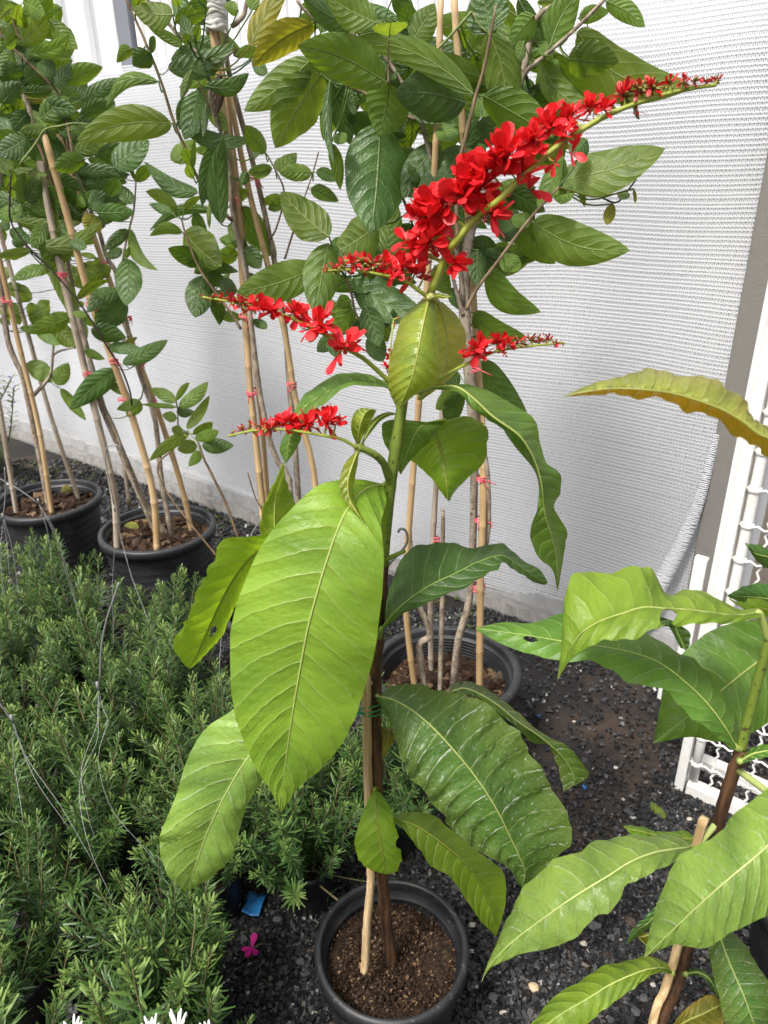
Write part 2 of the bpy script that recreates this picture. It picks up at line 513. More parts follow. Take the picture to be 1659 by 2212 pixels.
def petal_material(name, c1, c2, trans):
    g = NT(name)
    uv = g.n("ShaderNodeUVMap", uv_map="UVMap").outputs[0]
    sp = g.n("ShaderNodeSeparateXYZ"); g.l(uv, sp.inputs[0])
    al = g.n("ShaderNodeUVMap", uv_map="Along").outputs[0]
    sa = g.n("ShaderNodeSeparateXYZ"); g.l(al, sa.inputs[0])
    col = g.mix(sa.outputs[0], c1, c2)
    st = g.noise(uv, 14, 3)
    col = g.mix(g.math('MULTIPLY', g.sstep(st, .45, .7), .25), col, tuple(x * .6 for x in c1))
    col = g.mix(g.sstep(sp.outputs[0], .35, .0), col, tuple(x * .45 for x in c1))
    g.principled(col, .42, .35)
    tr = g.n("ShaderNodeBsdfTranslucent"); tr.inputs[0].default_value = (*trans, 1)
    ms = g.n("ShaderNodeMixShader"); ms.inputs[0].default_value = .22
    g.l(g.p.outputs[0], ms.inputs[1]); g.l(tr.outputs[0], ms.inputs[2]); g.l(ms.outputs[0], g.out.inputs[0])
    return g.m
M['petal'] = petal_material("red_petal", (.56, .010, .016), (.86, .032, .040), (.90, .03, .03))
M['petaldull'] = petal_material("dull_red_petal", (.40, .024, .030), (.60, .040, .050), (.60, .05, .04))
M['budgreen'] = petal_material("bud_green", (.22, .25, .05), (.34, .30, .08), (.30, .3, .05))
M['anther'] = petal_material("flower_centre", (.10, .03, .01), (.25, .16, .03), (.2, .1, .02))

def rosemary_material():
    g = NT("rosemary_needle")
    al = g.n("ShaderNodeUVMap", uv_map="Along").outputs[0]
    sp = g.n("ShaderNodeSeparateXYZ"); g.l(al, sp.inputs[0])
    rnd = g.n("ShaderNodeObjectInfo").outputs["Random"]
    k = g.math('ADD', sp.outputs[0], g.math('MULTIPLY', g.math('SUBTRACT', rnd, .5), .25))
    col = g.ramp(k, [(0, (.010, .027, .008)), (.4, (.030, .074, .017)), (.8, (.074, .148, .032)), (1, (.22, .32, .080))])  # dark end paints the shaded bush interior; pale end is new growth
    g.principled(col, .42, .45)
    tr = g.n("ShaderNodeBsdfTranslucent"); g.l(g.mix(.5, col, (.2, .36, .05)), tr.inputs[0])
    ms = g.n("ShaderNodeMixShader"); ms.inputs[0].default_value = .22
    g.l(g.p.outputs[0], ms.inputs[1]); g.l(tr.outputs[0], ms.inputs[2]); g.l(ms.outputs[0], g.out.inputs[0])
    return g.m
M['rosemary'] = rosemary_material()
M['rosestem'] = stem_mat("rosemary_stem", (.10, .085, .04), (.19, .17, .08), 90, .8, .3)

def bulk_mesh(name, verts, quads, mat, parent=None, base=(0, 0, 0), tone=None, smooth=False):
    """big mesh from numpy arrays; tone: one value per vertex"""
    me = bpy.data.meshes.new(name)
    v = np.asarray(verts, np.float32) - np.array(base, np.float32)
    q = np.asarray(quads, np.int32)
    k = q.shape[1]
    me.vertices.add(len(v)); me.vertices.foreach_set("co", v.ravel())
    me.loops.add(q.size); me.loops.foreach_set("vertex_index", q.ravel())
    me.polygons.add(len(q))
    me.polygons.foreach_set("loop_start", np.arange(len(q), dtype=np.int32) * k)
    me.polygons.foreach_set("loop_total", np.full(len(q), k, np.int32))
    me.polygons.foreach_set("use_smooth", np.full(len(q), smooth))
    if tone is not None:
        a = me.attributes.new("tone", 'FLOAT', 'POINT')
        a.data.foreach_set("value", np.asarray(tone, np.float32))
    me.materials.append(mat)
    me.update(); me.validate()
    o = bpy.data.objects.new(name, me)
    COL.objects.link(o)
    if parent is not None: o.parent = parent
    else: o.location = base
    return o

CUBE_Q = np.array([(0, 3, 2, 1), (4, 5, 6, 7), (0, 1, 5, 4), (1, 2, 6, 5), (2, 3, 7, 6), (3, 0, 4, 7)], np.int32)
CUBE_V = np.array([(-1, -1, -1), (1, -1, -1), (1, 1, -1), (-1, 1, -1), (-1, -1, 1), (1, -1, 1), (1, 1, 1), (-1, 1, 1)], float)

def chunks(centers, sizes, nr, jitter=.45, flat=(1, .8, .6), tiltmax=math.pi):
    """angular stones or chips: perturbed boxes, randomly turned"""
    n = len(centers)
    v = np.repeat(CUBE_V[None], n, 0) * .5
    v += nr.uniform(-jitter / 2, jitter / 2, v.shape)
    v *= (np.array(flat)[None] * nr.uniform(.7, 1.3, (n, 3)))[:, None, :]
    v *= np.asarray(sizes)[:, None, None]
    ax = nr.normal(size=(n, 3)); ax /= np.linalg.norm(ax, axis=1)[:, None]
    an = nr.uniform(-tiltmax, tiltmax, n)
    c, s = np.cos(an)[:, None, None], np.sin(an)[:, None, None]
    k = ax[:, None, :]
    v = v * c + np.cross(np.broadcast_to(k, v.shape), v) * s + k * (np.sum(v * k, 2)[:, :, None]) * (1 - c)
    an2 = nr.uniform(0, 2 * math.pi, n)
    c, s = np.cos(an2)[:, None], np.sin(an2)[:, None]
    x, y = v[:, :, 0].copy(), v[:, :, 1].copy()
    v[:, :, 0], v[:, :, 1] = x * c - y * s, x * s + y * c
    v += np.asarray(centers)[:, None, :]
    q = (CUBE_Q[None] + (np.arange(n) * 8)[:, None, None]).reshape(-1, 4)
    return v.reshape(-1, 3), q
# ------------------------------------------------------------------ setting: ground, gravel
def soft(x, y, s=1.0, o=0.0):
    x, y = x * s, y * s
    return (np.sin(x * 3.1 + 1.3 + o) * np.cos(y * 2.7 - .4 + o) + .6 * np.sin(x * 7.3 - y * 4.1 + 2 + o) + .35 * np.cos(x * 13.1 + y * 11.7 + o)) / 1.95

def build_ground():
    xs = np.concatenate([[-60, -20, -8], np.linspace(-3, 2.5, 45), [8, 20, 60]])
    ys = np.concatenate([[-60, -20, -5], np.linspace(-1, 5, 50), [12, 25, 60]])
    X, Y = np.meshgrid(xs, ys)
    near = (np.abs(X) < 3.2) & (Y > -1.1) & (Y < 5.2)
    Z = np.where(near, .004 * soft(X, Y, 1.5), 0)
    v = np.stack([X, Y, Z], -1).reshape(-1, 3)
    nx = len(xs)
    q = [(j * nx + i, j * nx + i + 1, (j + 1) * nx + i + 1, (j + 1) * nx + i) for j in range(len(ys) - 1) for i in range(nx - 1)]
    o = bulk_mesh("ground", v, q, M['ground'], smooth=True)
    o['kind'] = 'structure'
    nr = np.random.default_rng(3)
    # gravel: dense where the camera sees the ground close by
    def scatter(n, x0, x1, y0, y1, smin, smax, bare=.30):
        c = np.stack([nr.uniform(x0, x1, n), nr.uniform(y0, y1, n), np.zeros(n)], 1)
        # trodden bare patch of damp soil beside the right-hand gate
        p = np.hypot((c[:, 0] - .56 - .35 * (c[:, 1] - 1.65)) / .27, (c[:, 1] - 1.66) / .42)
        k = soft(c[:, 0], c[:, 1], 2.2, .7)
        keep = nr.uniform(size=n) < np.clip((p - .55) * 1.3 + .6 * k, .16, 1)
        keep &= nr.uniform(size=n) < np.clip(1.1 - (k > .45) * .45, 0, 1)
        c = c[keep]
        s = nr.uniform(smin, smax, len(c)) * np.where(nr.uniform(size=len(c)) < .05, 1.7, 1)
        c[:, 2] = .002 + nr.uniform(0, .004, len(c))
        return c, s
    A = scatter(46000, -.45, .95, .45, 1.5, .0048, .0098)
    B = scatter(27000, -.6, 1.3, 1.5, 2.35, .0055, .011)
    Cc = scatter(9000, -1.3, -.45, .5, 2.0, .008, .014)
    D = scatter(13000, -2.4, -.3, 1.9, 4.0, .010, .018)
    c = np.vstack([A[0], B[0], Cc[0], D[0]]); s = np.hstack([A[1], B[1], Cc[1], D[1]])
    # nothing behind the curb
    keep = (c[:, 0] - G1.x) * FN.x + (c[:, 1] - G1.y) * FN.y > .05
    c, s = c[keep], s[keep]
    v, q = chunks(c, s, nr, .55, (1, .8, .62))
    o = bulk_mesh("gravel", v, q, M['gravel'], tone=np.repeat(nr.uniform(size=len(c)), 8))
    tag(o, "black crushed gravel strewn over the damp ground", "gravel", kind='stuff')

G1 = PG(1200, 1335); G2 = PG(60, 938)
FE = (G2 - G1).normalized()
FN = Vector((FE.y, -FE.x, 0))
if FN.dot(CAM - G1) < 0: FN = -FN
def FP(s, h, off=0.0):
    return G1 + FE * s + FN * off + Vector((0, 0, h))
def fence_s(px, py, off=0.0):
    d = ray(px, py)
    k = (FN.dot(G1 - CAM) + off) / FN.dot(d)
    p = CAM + d * k
    return (p - G1).dot(FE), p.z

def build_fence():
    # concrete curb under the net
    base = FP(1.5, 0, .03)
    t = thing("concrete_curb", base, "low broken concrete curb along the foot of the white net", "curb")
    nr = np.random.default_rng(5)
    def strip(name, s0, s1, h0, h1, o0, o1, mat, n, rough, seg=None):
        prof = [(o1, h0), (o1, h1 * .55 + h0 * .45), (o1 - .012, h1), ((o0 + o1) / 2, h1), (o0, h1)]
        vs = []
        for i in range(n + 1):
            s = s0 + (s1 - s0) * i / n
            for k, (o, h) in enumerate(prof):
                jx = nr.uniform(-rough, rough) * (k > 0)
                jz = nr.uniform(-rough, rough) * (k > 0)
                vs.append(FP(s, h + jz, o + jx))
        m = len(prof)
        fs = [(i * m + k, i * m + k + 1, (i + 1) * m + k + 1, (i + 1) * m + k) for i in range(n) for k in range(m - 1)]
        b = MB(); b.add(vs, fs)
        b.add([FP(s0, 0, o1), FP(s0, h1, o1), FP(s0, h1, o0), FP(s0, 0, o0)], [(0, 1, 2, 3)])
        return b.build(name, mat, t, smooth=False)
    strip("curb_footing", -.7, 5.2, -.02, .045, -.02, .095, M['curb'], 260, .007)
    strip("curb_coping", -.7, 5.2, .0, .105, -.04, .058, M['curb_white'], 260, .0035)
    # profiled sheet wall behind the net
    w = thing("profiled_sheet_wall", FP(1.5, 0, -.09), "tall white profiled metal sheet wall showing above the net", "wall")
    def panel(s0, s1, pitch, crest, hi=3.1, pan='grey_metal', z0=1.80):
        s = s0
        while s < s1 - 1e-6:
            b = MB()
            e = min(s + crest, s1)
            r = .022 if pitch > .1 else .010
            a = [(s, -.09), (s + .5 * r, -.09 + r), (e - .5 * r, -.09 + r), (e, -.09)]
            vs = [FP(x, z, o) for x, o in a for z in (z0, hi)]
            vs += [FP(x, z, o - .012) for x, o in a for z in (z0, hi)]
            fs = [(2 * i, 2 * i + 1, 2 * i + 3, 2 * i + 2) for i in range(3)]
            fs += [(8 + 2 * i, 8 + 2 * i + 2, 8 + 2 * i + 3, 8 + 2 * i + 1) for i in range(3)]
            fs += [(0, 8, 9, 1), (6, 7, 15, 14)]
            b.add(vs, fs); b.build("sheet_rib", M['white_metal'], w, smooth=False)
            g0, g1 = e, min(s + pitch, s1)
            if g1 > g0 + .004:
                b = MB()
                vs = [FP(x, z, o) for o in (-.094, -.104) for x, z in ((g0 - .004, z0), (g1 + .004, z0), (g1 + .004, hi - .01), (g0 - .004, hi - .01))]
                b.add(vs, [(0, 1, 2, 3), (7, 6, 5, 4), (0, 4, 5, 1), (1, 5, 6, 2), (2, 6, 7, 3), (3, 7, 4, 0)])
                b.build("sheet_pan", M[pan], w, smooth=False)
            s += pitch
    rot = Matrix.Rotation(math.atan2(FE.y, FE.x), 3, 'Z')
    sp, _ = fence_s(273, 50, -.08)
    panel(sp + .05, sp + 2.65, .205, .150)
    panel(-.62, sp - .05, .062, .048, pan='pale_metal')
    b = MB()
    b.box(FP((sp + 2.65 - .62) / 2, .96, -.058), sp + 2.65 + .62, .012, 1.85, rot)
    b.build('backing_sheet', M['backing'], w)
    b = MB()
    c = FP(sp, 2.47, -.085)
    rot = Matrix.Rotation(math.atan2(FE.y, FE.x), 3, 'Z')
    b.box(c, .085, .05, 1.3, rot)
    b.build("wall_post", M['dark_metal'], w)
    # knitted net
    HN0, HN1 = .075, 1.905
    s_r, _ = fence_s(1541, 1044, .03)
    global NET_RIGHT
    NET_RIGHT = s_r
    S0, S1 = s_r, 4.6
    def off(s, h):
        k = np.clip((1.9 - h) / 1.9, 0, 1)
        return .030 + .010 * np.sin(s * 2.3 + h * 1.2) + .006 * np.sin(s * 5.1 - h * 3.3) + .018 * k * np.exp(-((s - .5) / .7) ** 2) + .004 * np.sin(h * 9 + s * 1.7)
    def slack(s, h):
        return .5 + .5 * np.sin(s * 9.1 + 1.3 * np.sin(h * 2.1) + 2.0 * np.sin(s * 2.3))
    def hshift(s, h):
        # sag of the rows, droop of the far top corner, flare of the bottom hem
        return h - .012 * (1 - np.cos((s % 1.3) / 1.3 * 2 * np.pi)) * .5 - np.clip(s - 2.7, 0, 3) ** 1.5 * .07 * (h / 1.9) + .009 * np.sin(s * 3.1 + h * 2.5) + .0025 * np.sin(s * 7.7 - h * 5 + 1) + .0015 * np.sin(s * 15 + h * 11) * np.clip(1.2 - s, 0, 1)
    FEn, FNn, G1n = np.array(FE), np.array(FN), np.array(G1)
    def pos(s, h):
        hh = hshift(s, h)
        o = off(s, h)
        return G1n + s[..., None] * FEn + o[..., None] * FNn + hh[..., None] * np.array([0, 0, 1.0])
    pitch = .0095
    rows = int((HN1 - HN0) / .0112)
    ns = int((S1 - S0) / pitch)
    nr = np.random.default_rng(11)
    V, Q = [], []
    o = 0
    hs = np.linspace(HN0, HN1, rows)
    sgrid = S0 + np.arange(2 * ns + 1) * pitch / 2
    for r in range(rows):
        jit = nr.uniform(-.0012, .0012)
        sh = (r % 2) * pitch * .5
        z = hs[r] + jit + np.where(np.arange(len(sgrid)) % 2 == 0, .0011, -.0011) + nr.uniform(-.0005, .0005, len(sgrid))
        s = sgrid + sh * .3
        wd = .0023
        a, b = pos(s, z - wd), pos(s, z + wd)
        v = np.stack([a, b], 1).reshape(-1, 3)
        i = np.arange(len(s) - 1) * 2 + o
        V.append(v); Q.append(np.stack([i, i + 2, i + 3, i + 1], 1)); o += len(v)
        if r < rows - 1:
            # knit loops: slanted thin threads up to the next row
            zz0, zz1 = hs[r], hs[r + 1]
            s0 = S0 + np.arange(ns) * pitch + nr.uniform(-.001, .001, ns)
            sl = slack(s0, np.full(ns, zz0))
            for k0, k1 in ((0, .40), (.75, .60)):
                aa, bb = s0 + k0 * pitch, s0 + k1 * pitch + .002
                w2 = .00055 + .00095 * sl
                quad = np.stack([pos(aa - w2, np.full(ns, zz0)), pos(aa + w2, np.full(ns, zz0)), pos(bb + w2, np.full(ns, zz1)), pos(bb - w2, np.full(ns, zz1))], 1)
                quad -= FNn * .0012
                V.append(quad.reshape(-1, 3))
                i = np.arange(ns) * 4 + o
                Q.append(np.stack([i, i + 1, i + 2, i + 3], 1)); o += ns * 4
    n = bulk_mesh("shade_net", np.vstack(V), np.vstack(Q), M['net'], base=tuple(FP(1.5, .08, .03)))
    tag(n, "white knitted shade net hung along the fence", "net")
    # loose rolled corner of the net by the post
    b = MB()
    path = catmull([FP(s_r + .01, .80, .045), FP(s_r + .03, .55, .06), FP(s_r + .09, .30, .08), FP(s_r + .16, .10, .095)], 20)
    path = np.array(path)
    Lp = np.concatenate([[0], np.cumsum(np.linalg.norm(np.diff(path, axis=0), axis=1))])
    q = 0.0
    hr = random.Random(12)
    while q < Lp[-1]:
        c = np.array([np.interp(q, Lp, path[:, i]) for i in range(3)])
        f = q / Lp[-1]
        r = .006 + .020 * f
        tl = hr.uniform(-.15, .15)
        ring = [c + np.array(FE) * r * 1.3 * math.cos(a) + np.array(FN) * r * math.sin(a) + np.array([0, 0, 1]) * (r * tl * math.cos(a) + r * .5 * math.sin(a) + hr.uniform(-.0012, .0012)) for a in np.linspace(0, 6.28, 15)]
        b.tube(ring, .0021, 4, caps=False)
        q += .0062
    b.build("net_hem", M['net'], n, base=None).location = -Vector(FP(1.5, .08, .03))
    # concrete post at the end of the net
    b = MB()
    b.box(FP(s_r - .045, 1.6, .0), .12, .10, 3.2, rot)
    po = b.build("concrete_post", M['concrete'], base=FP(s_r - .045, 0, 0), smooth=False)
    bv = po.modifiers.new("bevel", 'BEVEL'); bv.width = .006; bv.segments = 2
    tag(po, "grey concrete post at the edge of the net beside the white gate", "post")
    # boards beyond the post
    bw = thing("board_wall", FP(s_r - .45, 0, -.05), "weathered upright boards behind the white mesh gate", "wall")
    for i in range(9):
        b = MB()
        b.box(FP(s_r - .19 - i * .105, 1.1, -.05 + .006 * (i % 3)), .10, .022, 2.2, rot)
        b.build("board", M['board'], bw)

def wavy_rod(b, p0, p1, r, amp, pitch, axis, n=6):
    p0, p1, axis = np.array(p0, float), np.array(p1, float), np.array(axis, float)
    L = np.linalg.norm(p1 - p0)
    k = max(4, int(L / pitch * 4))
    pts = [p0 + (p1 - p0) * i / k + axis * amp * math.sin(i * math.pi / 2) for i in range(k + 1)]
    b.tube(pts, r, n)

def build_gate():
    c0 = PG(1478, 1700) + Vector((-.012, 0, 0)); c1 = PG(1612, 1762) + Vector((-.012, 0, 0))
    d = (c1 - c0); d.z = 0; d.normalize()
    nrm_ = Vector((-d.y, d.x, 0))
    W, H = .95, 2.0
    g = thing("mesh_gate", c0, "white painted gate frame with crimped wire mesh", "gate")
    def pt(x, z, o=0): return c0 + d * x + nrm_ * o + Vector((0, 0, z))
    def tube(name, pts, r, n=12):
        b = MB(); b.tube(catmull(pts, 14), r, n, bump=.025, seed=int(r * 1e4)); return b.build(name, M['gate_white'], g)
    def bar(name, p0, p1, w, th):
        b = MB()
        p0, p1 = Vector(p0), Vector(p1)
        z = (p1 - p0).normalized()
        y = nrm_ if abs(z.dot(nrm_)) < .9 else d
        x = y.cross(z).normalized(); y = z.cross(x)
        b.box((p0 + p1) / 2, w, th, (p1 - p0).length, Matrix((x, y, z)).transposed())
        o = b.build(name, M['gate_white'], g, smooth=False)
        bv = o.modifiers.new("bevel", 'BEVEL'); bv.width = .003; bv.segments = 2
        return o
    bar("gate_stile", pt(0, 0), pt(0, H), .024, .030)
    tube("hinge_pipe", [pt(.028, .05), pt(.028, H)], .0115)
    bar("bottom_rail", pt(.018, .018), pt(W, .018), .034, .034)
    bar("bottom_rail", pt(.018, .018, .11), pt(W, .018, .11), .034, .034)
    bar("foot_rail", pt(0.0, .018, .018), pt(0.0, .018, .094), .03, .03)
    bar("top_rail", pt(.018, H - .018), pt(W, H - .018), .034, .034)
    bar("gate_stile", pt(W + .018, 0), pt(W + .018, H), .036, .036)
    # outer jamb with a plate
    bar("jamb_bar", pt(-.022, .25, .012), pt(-.022, H, .012), .014, .012)
    bar("jamb_plate", pt(-.058, .28, .03), pt(-.058, .66, .03), .03, .02)
    bar("jamb_foot", pt(-.07, .235, .03), pt(-.07, .29, .03), .06, .035)
    zz = .10
    while zz < H - .03:
        b = MB()
        wavy_rod(b, pt(.012, zz, -.004), pt(W, zz, -.004), .0028, .0035, .03, (0, 0, 1))
        b.build("mesh_wire", M['gate_white'], g)
        b = MB(); b.tube([pt(.028, zz - .009), pt(.028, zz - .004), pt(.028, zz + .004), pt(.028, zz + .009)], [.010, .015, .015, .010], 10)
        b.build("weld_bead", M['gate_white'], g)
        zz += .085
    x = .07
    while x < W:
        b = MB()
        wavy_rod(b, pt(x, .02, .003), pt(x, H - .02, .003), .0030, .0035, .03, d)
        b.build("mesh_wire", M['gate_white'], g)
        x += .085

# ------------------------------------------------------------------ pots
def chip_part(parent, c, r, z, n, smin, smax, name="bark_chips", flat=(1, .7, .3), seed=0, light=1.0):
    nr = np.random.default_rng(seed + 17)
    a = nr.uniform(0, 2 * math.pi, n); rr = r * np.sqrt(nr.uniform(0, 1, n))
    cen = np.stack([c[0] + rr * np.cos(a), c[1] + rr * np.sin(a), z + nr.uniform(-.002, .008, n)], 1)
    v, q = chunks(cen, nr.uniform(smin, smax, n), nr, .5, flat, .9)
    o = bulk_mesh(name, v, q, M['chip'], parent, base_of(parent), tone=np.repeat(nr.uniform(0, light, n), 8))
    o['kind'] = 'stuff'
    return o

def soil_part(parent, c, r, z, seed=0, bump=.012):
    b = MB()
    nr = random.Random(seed)
    rings, n = 14, 48
    vs = [(c[0], c[1], z)]
    for i in range(1, rings + 1):
        for j in range(n):
            a = 2 * math.pi * j / n
            q = r * i / rings
            x, y = c[0] + q * math.cos(a), c[1] + q * math.sin(a)
            vs.append((x, y, z + bump * float(soft(np.array(x), np.array(y), 9, seed)) + nr.uniform(-.003, .003)))
    fs = [(0, 1 + j, 1 + (j + 1) % n) for j in range(n)]
    for i in range(rings - 1):
        for j in range(n):
            a, bb = 1 + i * n + j, 1 + i * n + (j + 1) % n
            fs.append((a, a + n, bb + n, bb))
    b.add(vs, fs)
    return b.build("soil", M['soil'], parent)

def pot(x, y, rt, h, label, soilz, chips=120, chip=(.012, .03), inner_ridges=6, rim=.016, taper=.78, seed=0, group=None, mat='pot'):
    c = (x, y, 0.0)
    t = thing("flower_pot", c, label, "pot", group)
    rb = rt * taper
    w = .004
    out = [(rb * .92, 0.0), (rb, .006)]
    for i in range(1, 9):
        f = i / 9
        r = rb + (rt - .012 - rb) * f
        z = (h - .035) * f
        out += [(r, z - .002), (r + .0005, z), (r, z + .002)]
    out += [(rt - .012, h - .034)]
    b = MB(); b.lathe(c, out); b.add([(x + rb * .92 * math.cos(k), y + rb * .92 * math.sin(k), 0) for k in np.linspace(0, 2 * math.pi, 57)[:-1]], [tuple(range(55, -1, -1))])
    b.build("pot_wall", M[mat], t)
    rimp = [(rt - .012, h - .036), (rt + .001, h - .034), (rt + .003, h - .010), (rt + .001, h - .003), (rt - .004, h), (rt - rim + .002, h), (rt - rim, h - .004), (rt - rim - .001, h - .02)]
    b = MB(); b.lathe(c, rimp); b.build("rim", M[mat], t)
    inn = [(rt - rim - .0005, h - .02)]
    zi = h - .022
    for i in range(inner_ridges):
        f = (i + 1) / inner_ridges
        z = zi - (zi - (soilz - .02)) * f
        r = rt - rim - .002 - (h - z) * (rt - rb) / h * .9
        inn += [(r, z + .003), (r - .0022, z + .0015), (r, z)]
    b = MB(); b.lathe(c, inn); b.build("inner_wall", M[mat], t)
    rs = rt - rim - (h - soilz) * (rt - rb) / h * .9 + .002
    s = soil_part(t, c, rs, soilz, seed)
    if chips:
        chip_part(t, c, rs * .96, soilz + .003, chips, chip[0], chip[1], seed=seed)
    return t

build_ground()
build_fence()
build_gate()

# main pot
POTM = PG(846, 2040, .24)
POTC = PG(962, 1440, .30)
POTD = PG(612, 1300, .30)
POTB = PG(340, 1137, .32)
POTA = PG(103, 1075, .32)
pm = pot(POTM.x, POTM.y, .136, .24, "small round black plastic pot holding the red flowering plant", .185, chips=2600, chip=(.002, .0052), inner_ridges=3, rim=.010, seed=1)
pc = pot(POTC.x, POTC.y, .197, .30, "large black pot of bark chips nearest the curb corner, ribbed inside", .215, chips=420, chip=(.014, .034), inner_ridges=9, rim=.02, seed=2, mat='pot2')
pd = pot(POTD.x, POTD.y, .19, .30, "large black pot of bark chips mostly hidden by the broad lime leaf", .235, chips=300, chip=(.014, .034), seed=3, mat='pot2')
pb = pot(POTB.x, POTB.y, .207, .32, "large black pot holding three stakes, behind the rosemary", .265, chips=330, chip=(.016, .04), seed=4, mat='pot2')
pa = pot(POTA.x, POTA.y, .203, .32, "large black pot behind the rosemary, farthest along the curb", .265, chips=330, chip=(.016, .04), seed=5, mat='pot2')
ps = pot(.86, .97, .15, .20, "black pot of brown soil behind the dusty leaf", .17, chips=300, chip=(.008, .02), seed=6)
pr = pot(.335, .52, .136, .24, "small black pot at the foot of the plain leafy plant", .185, chips=200, chip=(.006, .014), inner_ridges=3, rim=.013, seed=8)
# ------------------------------------------------------------------ leaves
def leaf_geom(b, A, Mi, B, nu=30, nv=7, nveins=14, quilt=.05, wave=.06, seed=0, bulge=.18, holes=(), jag=0.0, rib=.0016, curve=1.5, nwave=5):
    """blade through stations (edge A, midrib, edge B), from base to tip"""
    rr = random.Random(seed)
    a, m, c = catmull(A, nu), catmull(Mi, nu), catmull(B, nu)
    T = np.gradient(m, axis=0)
    p1, p2 = rr.uniform(0, 6.28), rr.uniform(0, 6.28)
    n = 2 * nv + 1
    grid = np.arange(nu + 1) / nu
    def at(arr, u):
        return np.array([np.interp(u, grid, arr[:, k]) for k in range(3)])
    def point(u, s, jj=1.0):
        i = min(nu, int(round(u * nu)))
        if abs(u * nu - i) < 1e-6:
            A_, M_, C_, t = a[i], m[i], c[i], nrm(T[i])
        else:
            A_, M_, C_, t = at(a, u), at(m, u), at(c, u), nrm(at(T, u))
        N = nrm(np.cross(t, C_ - A_))
        w = (np.linalg.norm(A_ - M_) + np.linalg.norm(C_ - M_)) * .5
        e = A_ if s < 0 else C_
        q = abs(s)
        p = M_ + (e - M_) * q * jj
        d = bulge * w * (q - q * q) * 1.6
        ph = u * nveins - curve * q ** 1.35 + (.4 if s > 0 else 0)
        d += quilt * w * (abs(math.sin(math.pi * ph)) ** .7) * (q * (1.25 - q) * 2.2)
        d += wave * w * q * q * (math.sin(u * nwave * 6.28 + (p1 if s < 0 else p2)) + .5 * math.sin(u * nwave * 14.1 + p2 * s)) * math.sin(math.pi * min(1, u * 1.02))
        return p + N * d
    vs, uv, uv2, fs, inside = [], [], [], [], []
    if not holes:
        # regular grid, all points at once
        U, S = np.meshgrid(grid, np.arange(-nv, nv + 1) / nv, indexing='ij')
        Q = np.abs(S)
        tn = T / np.maximum(np.linalg.norm(T, axis=1), 1e-12)[:, None]
        NN = np.cross(tn, c - a)
        NN /= np.maximum(np.linalg.norm(NN, axis=1), 1e-12)[:, None]
        W = (np.linalg.norm(a - m, axis=1) + np.linalg.norm(c - m, axis=1)) * .5
        J = np.ones_like(S)
        if jag:
            for i in range(nu + 1):
                for j in (0, n - 1):
                    J[i, j] = 1 - jag * max(0, rr.gauss(0, 1))
        E = np.where((S < 0)[..., None], a[:, None, :], c[:, None, :])
        ph = U * nveins - curve * Q ** 1.35 + np.where(S > 0, .4, 0)
        D = bulge * (Q - Q * Q) * 1.6 + quilt * np.abs(np.sin(math.pi * ph)) ** .7 * (Q * (1.25 - Q) * 2.2)
        D = D + wave * Q * Q * (np.sin(U * nwave * 6.28 + np.where(S < 0, p1, p2)) + .5 * np.sin(U * nwave * 14.1 + p2 * S)) * np.sin(math.pi * np.minimum(1, U * 1.02))
        Pt = m[:, None, :] + (E - m[:, None, :]) * (Q * J)[..., None] + NN[:, None, :] * (D * W[:, None])[..., None]
        vs = [q for q in Pt.reshape(-1, 3)]
        uv = np.stack([U * nveins, S], -1).reshape(-1, 2).tolist()
        uv2 = np.stack([U, Q], -1).reshape(-1, 2).tolist()
    else:
      for i in range(nu + 1):
          for j in range(-nv, nv + 1):
              u, s = i / nu, j / nv
              jj = 1 - jag * max(0, rr.gauss(0, 1)) if jag and abs(j) == nv else 1.0
              hit = False
              for hu, hs, ru, rs in holes:
                  ru, rs = max(ru, 1.45 / nu), max(rs, 1.45 / nv)
                  du, ds = (u - hu) / ru, (s - hs) / rs
                  r = math.hypot(du, ds)
                  if r < 1:
                      hit = True
                      r = max(r, .05)
                      k = (1 + rr.uniform(-.12, .12)) / r
                      u, s = min(1, max(0, hu + du * k * ru)), min(1, max(-1, hs + ds * k * rs))
              inside.append(hit)
              vs.append(point(u, s, jj))
              uv.append((u * nveins, s)); uv2.append((u, abs(s)))
    for i in range(nu):
        for j in range(n - 1):
            k = i * n + j
            f = (k, k + 1, k + n + 1, k + n)
            if holes and all(inside[x] for x in f):
                continue
            fs.append(f)
    b.add(vs, fs, uv, uv2)
    if rib:
        sel = np.array([vs[i * n + nv] for i in range(0, nu + 1)])
        b.tube(sel, [rib * (1 - .8 * i / nu) for i in range(nu + 1)], 6, uvf=(0, 0.0))
    return b

